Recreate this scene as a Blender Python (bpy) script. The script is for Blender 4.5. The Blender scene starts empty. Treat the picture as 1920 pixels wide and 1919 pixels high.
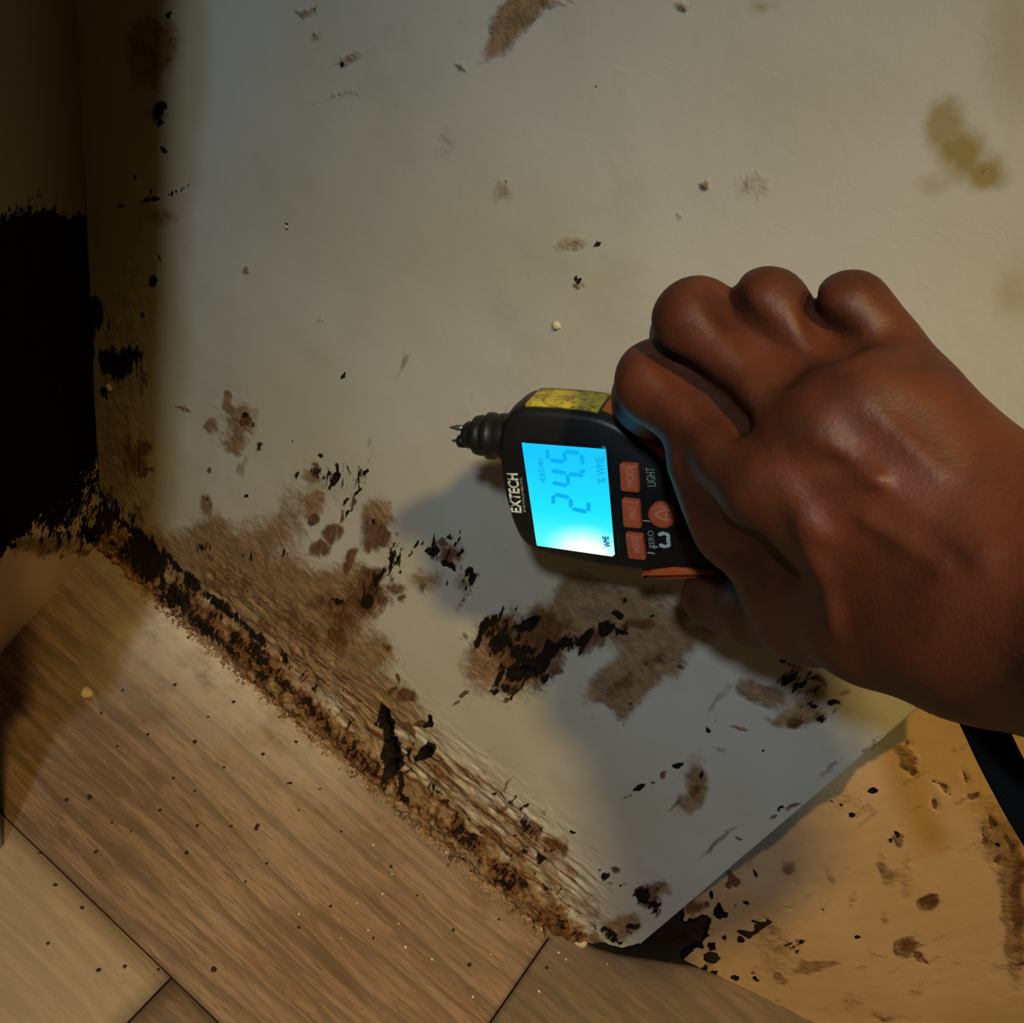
import bpy, bmesh, math, random
import numpy as np
from mathutils import Vector, Matrix

# ------------------------------------------------------------------ camera frame
# world: X runs along the wall to the right, Y into the wall, Z up.  Distances in metres.
S = 0.30                                   # distance camera -> wall plane
H = 2.155 * S                              # camera height above the floor
d_ = np.array([-700., -1610., -1920.]); d_ /= np.linalg.norm(d_)      # world down in camera axes
b_ = np.array([7160., -5410., 1920.]); b_ -= b_.dot(d_) * d_; b_ /= np.linalg.norm(b_)   # along wall
w_ = np.cross(-d_, b_)                     # into the wall
R3 = np.array([b_, w_, -d_])               # camera axes -> world
CAM = np.array([0., 0., H])
F = 1920.0

def ray(px, py):
    c = np.stack([(np.asarray(px, float) - 960) / F, (959.5 - np.asarray(py, float)) / F,
                  -np.ones_like(np.asarray(px, float))], -1)
    return c @ R3.T
def at_depth(px, py, dep):
    return CAM + ray(px, py) * dep
def at_plane(px, py, p0, n):
    r = ray(px, py); n = np.asarray(n, float)
    t = np.dot(np.asarray(p0, float) - CAM, n) / (r @ n)
    return CAM + r * t[..., None] if np.ndim(t) else CAM + r * t
def on_floor(px, py): return at_plane(px, py, (0, 0, 0), (0, 0, 1))
def on_wall(px, py): return at_plane(px, py, (0, S, 0), (0, 1, 0))
def project(P):
    c = (np.asarray(P, float) - CAM) @ R3
    z = np.where(c[..., 2] < -1e-4, -c[..., 2], 1e-4)
    return 960 + F * c[..., 0] / z, 959.5 - F * c[..., 1] / z

sc = bpy.context.scene
cam_d = bpy.data.cameras.new('camera'); cam_d.sensor_fit = 'HORIZONTAL'
cam_d.sensor_width = 36; cam_d.lens = 36; cam_d.clip_start = 0.01
cam = bpy.data.objects.new('camera', cam_d); sc.collection.objects.link(cam)
M = Matrix([list(R3[0]) + [0], list(R3[1]) + [0], list(R3[2]) + [H], [0, 0, 0, 1]])
cam.matrix_world = M
sc.camera = cam

wd = bpy.data.worlds.new('world'); sc.world = wd; wd.use_nodes = True
wd.node_tree.nodes['Background'].inputs[0].default_value = (1.0, 0.72, 0.42, 1)
wd.node_tree.nodes['Background'].inputs[1].default_value = 0.012

def lamp(name, loc, power, col, size, aim=None, spot=None):
    if spot:
        l = bpy.data.lights.new(name, 'SPOT'); l.spot_size = math.radians(spot[0]); l.spot_blend = spot[1]
    else:
        l = bpy.data.lights.new(name, 'POINT')
    l.shadow_soft_size = size; l.energy = power; l.color = col
    o = bpy.data.objects.new(name, l); sc.collection.objects.link(o); o.location = loc
    if aim is not None:
        o.rotation_euler = (Vector(aim) - Vector(loc)).to_track_quat('-Z', 'Y').to_euler()
    return o
lamp('cool_work_light', (0.0, -0.33, 1.12), 13.8, (0.74, 0.87, 1.0), 0.022, (-0.13, 0.25, 0.0), (62, 1.0))
lamp('warm_room_lamp', (0.33, -0.34, 1.80), 84.0, (1.0, 0.69, 0.23), 0.045, (0.07, 0.22, 0.06), (32, 1.0))
sc.view_settings.view_transform = 'Standard'; sc.view_settings.look = 'None'
sc.view_settings.exposure = 0.0; sc.view_settings.gamma = 1.0
sc.view_settings.use_curve_mapping = False

# ------------------------------------------------------------------ helpers
rng = np.random.RandomState(7); random.seed(7)
def tag(o, label=None, cat=None, group=None, kind=None):
    if label: o['label'] = label
    if cat: o['category'] = cat
    if group: o['group'] = group
    if kind: o['kind'] = kind
    return o
def link(name, me, mat=None, parent=None, smooth=True):
    o = bpy.data.objects.new(name, me); sc.collection.objects.link(o)
    if mat is not None:
        me.materials.append(mat)
    if parent is not None: o.parent = parent
    if smooth and len(me.polygons):
        me.polygons.foreach_set('use_smooth', np.ones(len(me.polygons), bool))
    return o
def mesh_np(name, V, Fc):
    me = bpy.data.meshes.new(name)
    V = np.asarray(V, np.float32); Fc = np.asarray(Fc, np.int32)
    k = Fc.shape[1]
    me.vertices.add(len(V)); me.vertices.foreach_set('co', V.ravel())
    me.loops.add(Fc.size); me.loops.foreach_set('vertex_index', Fc.ravel())
    me.polygons.add(len(Fc)); me.polygons.foreach_set('loop_start', np.arange(0, Fc.size, k, dtype=np.int32))
    me.polygons.foreach_set('loop_total', np.full(len(Fc), k, np.int32))
    me.update(calc_edges=True); me.validate()
    return me
def grid_faces(nu, nv):
    i = np.arange(nu - 1)[:, None] * nv + np.arange(nv - 1)[None, :]
    return np.stack([i, i + nv, i + nv + 1, i + 1], -1).reshape(-1, 4)
def attr4(me, name, A):
    a = me.attributes.new(name, 'FLOAT_COLOR', 'POINT')
    a.data.foreach_set('color', np.asarray(A, np.float32).ravel())
def attr1(me, name, A):
    a = me.attributes.new(name, 'FLOAT', 'POINT')
    a.data.foreach_set('value', np.asarray(A, np.float32).ravel())

_perm = rng.rand(512, 512)
def vnoise(x, y, s=0):
    x = x + 37.3 * s + 1000; y = y + 91.7 * s + 1000
    xi = np.floor(x).astype(int); yi = np.floor(y).astype(int)
    fx = x - xi; fy = y - yi
    fx = fx * fx * (3 - 2 * fx); fy = fy * fy * (3 - 2 * fy)
    g = lambda a, b: _perm[a % 512, b % 512]
    return (g(xi, yi) * (1 - fx) + g(xi + 1, yi) * fx) * (1 - fy) + (g(xi, yi + 1) * (1 - fx) + g(xi + 1, yi + 1) * fx) * fy
def fbm(x, y, o=4, s=0):
    t = 0; a = 0.5; n = 0
    for k in range(o):
        t = t + a * vnoise(x * 2 ** k, y * 2 ** k, s + k); n += a; a *= 0.5
    return t / n
def sstep(a, b, x):
    t = np.clip((x - a) / (b - a), 0, 1); return t * t * (3 - 2 * t)

def inpoly(px, py, poly):
    """signed soft distance to a polygon (positive inside), pixels of the photograph's frame"""
    poly = np.asarray(poly, float); n = len(poly)
    ins = np.zeros(px.shape, bool); dm = np.full(px.shape, 1e9)
    for i in range(n):
        x0, y0 = poly[i]; x1, y1 = poly[(i + 1) % n]
        c = ((y0 > py) != (y1 > py)) & (px < (x1 - x0) * (py - y0) / (y1 - y0 + 1e-9) + x0)
        ins ^= c
        ex, ey = x1 - x0, y1 - y0
        t = np.clip(((px - x0) * ex + (py - y0) * ey) / (ex * ex + ey * ey + 1e-9), 0, 1)
        dm = np.minimum(dm, np.hypot(px - x0 - t * ex, py - y0 - t * ey))
    return np.where(ins, dm, -dm)
def blob(px, py, cx, cy, rx, ry, rot):
    a = math.radians(rot); dx = px - cx; dy = py - cy
    u = dx * math.cos(a) + dy * math.sin(a); v = -dx * math.sin(a) + dy * math.cos(a)
    return np.clip(1.25 - np.sqrt((u / rx) ** 2 + (v / ry) ** 2), 0, 1)

# ------------------------------------------------------------------ materials
class NT:
    def __init__(s, name):
        s.m = bpy.data.materials.new(name); s.m.use_nodes = True
        s.t = s.m.node_tree; s.n = s.t.nodes; s.n.clear()
        s.out = s.n.new('ShaderNodeOutputMaterial')
    def node(s, typ, **kw):
        n = s.n.new(typ)
        for k, v in kw.items():
            if k.startswith('i_'):
                key = k[2:]; key = int(key) if key.isdigit() else key
                s.put(n.inputs[key], v)
            else: setattr(n, k, v)
        return n
    def put(s, inp, v):
        if isinstance(v, bpy.types.NodeSocket): s.t.links.new(v, inp)
        elif v is not None:
            if hasattr(inp.default_value, '__len__') and len(inp.default_value) == 4 and len(v) == 3: v = tuple(v) + (1,)
            inp.default_value = v
    def attr(s, name, out='Fac'): return s.node('ShaderNodeAttribute', attribute_name=name).outputs[out]
    def obj(s): return s.node('ShaderNodeTexCoord').outputs['Object']
    def mapping(s, vec, scale=(1, 1, 1), rot=(0, 0, 0), loc=(0, 0, 0)):
        n = s.node('ShaderNodeMapping'); s.put(n.inputs[0], vec)
        n.inputs['Scale'].default_value = scale; n.inputs['Rotation'].default_value = rot; n.inputs['Location'].default_value = loc
        return n.outputs[0]
    def noise(s, vec, scale, detail=4, rough=0.55, dist=0.0, out='Fac'):
        n = s.node('ShaderNodeTexNoise'); s.put(n.inputs['Vector'], vec)
        n.inputs['Scale'].default_value = scale; n.inputs['Detail'].default_value = detail
        n.inputs['Roughness'].default_value = rough; n.inputs['Distortion'].default_value = dist
        return n.outputs[out]
    def math(s, op, a, b=None, c=None, clamp=False):
        n = s.node('ShaderNodeMath', operation=op, use_clamp=clamp)
        for k, v in enumerate((a, b, c)):
            if v is not None: s.put(n.inputs[k], v)
        return n.outputs[0]
    def ramp(s, fac, a, b, lo=0.0, hi=1.0):
        n = s.node('ShaderNodeMapRange', interpolation_type='SMOOTHSTEP')
        s.put(n.inputs[0], fac); n.inputs[1].default_value = a; n.inputs[2].default_value = b
        n.inputs[3].default_value = lo; n.inputs[4].default_value = hi
        return n.outputs[0]
    def mix(s, fac, a, b, blend='MIX'):
        n = s.node('ShaderNodeMix', data_type='RGBA', blend_type=blend)
        s.put(n.inputs[0], fac); s.put(n.inputs[6], a); s.put(n.inputs[7], b)
        return n.outputs[2]
    def bsdf(s, col, rough=0.6, bump=None, dist=0.001, strength=1.0, spec=0.3, **kw):
        p = s.node('ShaderNodeBsdfPrincipled')
        s.put(p.inputs['Base Color'], col); s.put(p.inputs['Roughness'], rough)
        p.inputs['Specular IOR Level'].default_value = spec
        for k, v in kw.items(): s.put(p.inputs[k.replace('_', ' ')], v)
        if bump is not None:
            b = s.node('ShaderNodeBump'); b.inputs['Distance'].default_value = dist
            b.inputs['Strength'].default_value = strength; s.put(b.inputs['Height'], bump)
            s.t.links.new(b.outputs[0], p.inputs['Normal'])
        s.t.links.new(p.outputs[0], s.out.inputs[0]); s.p = p
        return s.m

def simple(name, col, rough=0.5, spec=0.3, nscale=120, namp=0.25, dist=0.0003, **kw):
    t = NT(name); o = t.obj(); n = t.noise(o, nscale, 3)
    c = t.mix(t.math('MULTIPLY', n, namp), col, tuple(x * 0.5 for x in col))
    return t.bsdf(c, rough, n, dist, 0.6, spec, **kw)

def wall_material(name, base, base2, tan, brown, dark, streak=(1, 1, .22), spkf=.5, second=None):
    t = NT(name); o = t.obj()
    big = t.noise(o, 9, 3, 0.5); mid = t.noise(o, 45, 4, 0.6)
    st = t.mapping(o, streak)
    fine = t.noise(st, 420, 4, 0.6, 0.3); med = t.noise(st, 150, 4, 0.65, 0.4); cloud = t.noise(o, 110, 5, 0.7, 0.5)
    sep = t.node('ShaderNodeSeparateColor'); t.put(sep.inputs[0], t.attr('stain_shade', 'Color'))
    r, g, b = sep.outputs[0], sep.outputs[1], sep.outputs[2]
    al = t.attr('stain_shade', 'Alpha')
    c = t.mix(t.ramp(big, 0.35, 0.65), base, base2)
    c = t.mix(t.ramp(mid, 0.5, 0.85, 0, 0.22), c, tuple(x * .62 for x in base2))
    # yellow ageing and the corner's warm shade; a second colour replaces both
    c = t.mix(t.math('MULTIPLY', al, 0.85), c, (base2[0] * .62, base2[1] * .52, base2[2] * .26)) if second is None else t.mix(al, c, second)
    def comb(m, n, amp, lo, hi):
        # soft mask broken up by noise
        return t.ramp(t.math('ADD', m, t.math('MULTIPLY', t.math('SUBTRACT', n, 0.5), amp)), lo, hi)
    nr = t.math('ADD', t.math('MULTIPLY', cloud, .6), t.math('MULTIPLY', med, .4))
    fr = t.math('MULTIPLY', comb(r, nr, 0.75, 0.10, 0.60), t.ramp(r, 0.0, 0.12))
    tanv = t.mix(t.ramp(cloud, .38, .62), tan, tuple(x * .55 for x in tan))
    c = t.mix(t.math('MULTIPLY', fr, 0.88), c, tanv)
    ng = t.math('ADD', t.math('MULTIPLY', cloud, .45), t.math('MULTIPLY', med, .55))
    fg = t.math('MULTIPLY', comb(g, ng, 1.25, 0.20, 0.58), t.ramp(g, 0.0, 0.1))
    brv = t.mix(t.ramp(fine, .35, .65), brown, tuple(x * .45 for x in brown))
    c = t.mix(t.math('MULTIPLY', fg, 0.92), c, brv)
    nb = t.math('ADD', t.math('MULTIPLY', fine, .45), t.math('MULTIPLY', med, .55))
    fb = t.math('MULTIPLY', comb(b, nb, 2.3, 0.36, 0.50), t.ramp(b, 0.0, 0.12))
    c = t.mix(fb, c, t.mix(t.ramp(b, .95, 1.25), dark, (0.004, 0.003, 0.002)))  # full mask goes near black: heavy mould, and shade painted into holes
    # faint speckle of dirt everywhere
    spk = t.ramp(t.noise(st, 95, 2, .5), 0.70, 0.76)
    spk = t.math('MULTIPLY', spk, t.ramp(t.noise(o, 26, 2), 0.5, 0.62))
    c = t.mix(t.math('MULTIPLY', spk, spkf), c, (0.10, 0.075, 0.04))
    h = t.math('SUBTRACT', t.math('MULTIPLY', cloud, t.math('ADD', fr, 0.12)), t.math('MULTIPLY', fb, 0.8))
    h = t.math('ADD', h, t.math('MULTIPLY', t.math('MULTIPLY', fine, fg), 0.6))
    m = t.bsdf(c, 0.74, h, 0.0016, 0.8, 0.22)
    t.put(t.p.inputs['Specular IOR Level'], t.math('MULTIPLY', t.math('SUBTRACT', 1.0, fb), .22))
    return m

M_wall = wall_material('stained_wall_paint', (0.67, 0.65, 0.565), (0.62, 0.585, 0.455), (0.37, 0.205, 0.072),
                       (0.20, 0.080, 0.022), (0.022, 0.016, 0.010))
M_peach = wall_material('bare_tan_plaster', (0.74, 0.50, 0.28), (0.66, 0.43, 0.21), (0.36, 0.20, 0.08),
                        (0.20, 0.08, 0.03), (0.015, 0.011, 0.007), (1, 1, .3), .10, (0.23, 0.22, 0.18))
M_left = wall_material('shade_toned_side_wall', (0.80, 0.60, 0.36), (0.70, 0.50, 0.28), (0.22, 0.12, 0.05),
                       (0.10, 0.04, 0.015), (0.012, 0.008, 0.005), (1, 1, .6), .3, (0.15, 0.125, 0.06))  # last colour is the olive paint darkened for shade

def floor_material():
    t = NT('wood_look_planks'); o = t.obj()
    tone = t.attr('tone'); seed = t.attr('seed')
    off = t.node('ShaderNodeCombineXYZ'); t.put(off.inputs[0], t.math('MULTIPLY', seed, 3.1)); t.put(off.inputs[1], t.math('MULTIPLY', seed, 1.7))
    v = t.node('ShaderNodeVectorMath', operation='ADD'); t.put(v.inputs[0], o); t.put(v.inputs[1], off.outputs[0]); v = v.outputs[0]
    warp = t.noise(v, 7, 2, .5)
    g1 = t.noise(t.mapping(v, (1, 9, 1)), 16, 5, .65, 1.2)
    g2 = t.noise(t.mapping(v, (1, 22, 1)), 26, 4, .7, .5)
    g3 = t.noise(t.mapping(v, (1, 14, 1)), 60, 4, .7, .3)
    # cathedral arcs
    wv = t.node('ShaderNodeTexWave', wave_type='BANDS', bands_direction='Y', wave_profile='SAW')
    t.put(wv.inputs['Vector'], t.mapping(v, (.35, 1, 1))); wv.inputs['Scale'].default_value = 16
    wv.inputs['Distortion'].default_value = 9; wv.inputs['Detail'].default_value = 2; wv.inputs['Detail Scale'].default_value = .55
    wv.inputs['Detail Roughness'].default_value = .4
    A = (0.30, 0.180, 0.105); B = (0.135, 0.070, 0.035); Cc = (0.40, 0.28, 0.18)
    c = t.mix(t.ramp(g1, .34, .66), B, A)
    c = t.mix(t.ramp(warp, .45, .8, 0, .6), c, Cc)
    c = t.mix(t.ramp(wv.outputs[0], .66, .98, 0, .62), c, (0.095, 0.056, 0.032))
    c = t.mix(t.ramp(g2, .52, .64, 0, .7), c, (0.15, 0.095, 0.058))
    c = t.mix(t.ramp(g3, .545, .64, 0, .75), c, (0.09, 0.06, 0.042))
    c = t.mix(t.math('SUBTRACT', tone, 0.0), c, (0.52, 0.40, 0.27), 'MIX')
    dk = t.attr('grey'); c = t.mix(dk, c, (0.13, 0.105, 0.075))
    c = t.mix(t.ramp(t.noise(o, 160, 3, .6), .70, .76, 0, .75), c, (0.05, 0.03, 0.02))
    dust = t.attr('dust')
    c = t.mix(t.math('MULTIPLY', dust, t.ramp(t.noise(o, 30, 4, .7), .15, .6)), c, (0.80, 0.74, 0.64))
    dirt = t.attr('dirt')
    c = t.mix(t.ramp(t.math('ADD', dirt, t.math('MULTIPLY', t.math('SUBTRACT', t.noise(o, 240, 4, .7), .5), 1.2)), .35, .6, 0, .85), c, (0.34, 0.19, 0.09))
    h = t.math('ADD', t.math('MULTIPLY', g2, .5), t.math('MULTIPLY', wv.outputs[0], .25))
    return t.bsdf(c, 0.50, h, 0.0006, .7, .3)
M_floor = floor_material()
M_cavity = simple('rotten_cavity', (0.055, 0.032, 0.015), .9, .1, 120, 1.6, .003)

# ------------------------------------------------------------------ floor (planks)
def build_floor():
    pS = on_floor(35, 1575); pS2 = on_floor(433, 1919)
    yseam = 0.5 * (pS[1] + pS2[1])
    ang = math.atan2(pS2[1] - pS[1], pS2[0] - pS[0])      # tiny error of the frame; planks keep parallel to the wall
    W = S - yseam
    j1 = on_floor(980, 1830)[0]; j2 = on_floor(280, 1877)[0]
    L = 1.2; gap = 0.0012
    V = []; Fc = []; tone = []; seed = []; grey = []
    xs_all = []
    tones = {(0, 0): (0.05, 0.0), (0, 1): (0.0, 0.55), (1, 0): (0.50, 0.0), (1, 1): (0.05, 0.35)}
    edge_px = [(1040, 1737), (1075, 1757), (1120, 1778), (1160, 1790), (1230, 1800), (1300, 1812), (1345, 1826), (1385, 1842), (1430, 1858), (1490, 1880), (1530, 1919), (1640, 1990)]
    ex, ey = on_floor(*np.array(edge_px, float).T)[:, :2].T
    far = np.interp(np.linspace(-3, 3, 3), ex, ey)
    def add(row, x0, x1, y0, y1, key, fn=None):
        nx = max(2, int((x1 - x0) / 0.0035)) if row == 0 else max(2, int((x1 - x0) / 0.012))
        ny = max(3, int((y1 - y0) / (0.0035 if row == 0 else .012)))
        xs = np.linspace(x0 + gap / 2, x1 - gap / 2, nx)
        base = len(V)
        prof = np.concatenate([[0.0], np.linspace(0.0, 1.0, ny), [1.0]])
        zz = np.concatenate([[-0.004], [-0.0006], np.zeros(ny - 2), [-0.0006], [-0.004]])
        for x in xs:
            yt = y1 - gap / 2 if fn is None else fn(x)
            for q, (p, z) in enumerate(zip(prof, zz)):
                V.append((x, y0 + gap / 2 + p * (yt - y0 - gap / 2), z))
        m = len(prof)
        Fc.extend((grid_faces(nx, m) + base).tolist())
        # end faces
        for i0 in (0, nx - 1):
            b0 = base + i0 * m; k = len(V)
            for q in range(m): x, y, z = V[b0 + q]; V.append((x, y, -0.004))
            for q in range(m - 1):
                Fc.append([b0 + q, b0 + q + 1, k + q + 1, k + q])
        tn, gr = tones.get(key, (rng.rand() * .3, rng.rand() * .2))
        n = len(V) - base
        tone.extend([tn] * n); grey.extend([gr] * n); seed.extend([(hash(key) % 97) * .37 if key not in tones else {(0, 0): .3, (0, 1): 1.9, (1, 0): 4.4, (1, 1): 6.1}[key]] * n)
    yb = lambda x: S + 0.006 if x < ex[0] else float(np.interp(x, ex, ey))
    add(0, -0.80, j1, yseam, S + .02, (0, 0), yb)
    add(0, j1, j1 + 1.0, yseam, S + .02, (0, 1), lambda x: yb(x))
    add(1, j2 - L, j2, yseam - W, yseam, (1, 0)); add(1, j2, j2 + L, yseam - W, yseam, (1, 1))
    for r in range(2, 7):
        j = j2 + 0.37 * (r % 3) - .5
        for k in (-1, 0, 1):
            add(r, j + k * L, j + (k + 1) * L, yseam - r * W, yseam - (r - 1) * W, (r, k))
    me = mesh_np('floor', V, Fc)
    Vn = np.array(V); px, py = project(Vn)
    attr1(me, 'tone', tone); attr1(me, 'seed', seed); attr1(me, 'grey', grey)
    # plaster dust lies along the wall foot, thickest at the left end
    dl = S - Vn[:, 1]; row0 = (Vn[:, 1] > yseam)
    dust = np.exp(-(np.clip(dl, 0, 1) / 0.048) ** 1.6) * (0.16 + 1.0 * sstep(-.05, -0.34, Vn[:, 0])) * row0
    dust *= 1 - .8 * sstep(.0, .06, Vn[:, 0])
    dust *= .25 + .75 * sstep(-.325, -.292, Vn[:, 0])  # pale dust cut back at the left end, painting in corner shade
    attr1(me, 'dust', np.clip(dust * .9, 0, 1))
    dirt = np.exp(-np.clip(dl, 0, 1) / 0.006) * row0 * .8
    dirt *= sstep(.055, .045, Vn[:, 0])
    attr1(me, 'dirt', dirt)
    o = link('floor', me, M_floor, smooth=False); tag(o, 'worn wood-look plank floor with dark seams', 'floor', kind='structure')
    # subfloor: below the seams and behind the torn floor edge
    t = simple('dark_grout', (0.016, 0.012, 0.008), .9, .1)
    bm = bmesh.new()
    vs = [bm.verts.new(p) for p in ((-1.2, -1.4, -.0035), (1.4, -1.4, -.0035), (1.4, .62, -.0035), (-1.2, .62, -.0035))]
    bm.faces.new(vs); me2 = bpy.data.meshes.new('subfloor'); bm.to_mesh(me2); bm.free()
    link('subfloor', me2, t, o, False)
    return yseam, W
yseam, WP = build_floor()

# ------------------------------------------------------------------ main wall
XE = 0.278 * S                               # free right-hand edge of the wall board
XL = -1.262 * S                              # inside corner at the left
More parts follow.
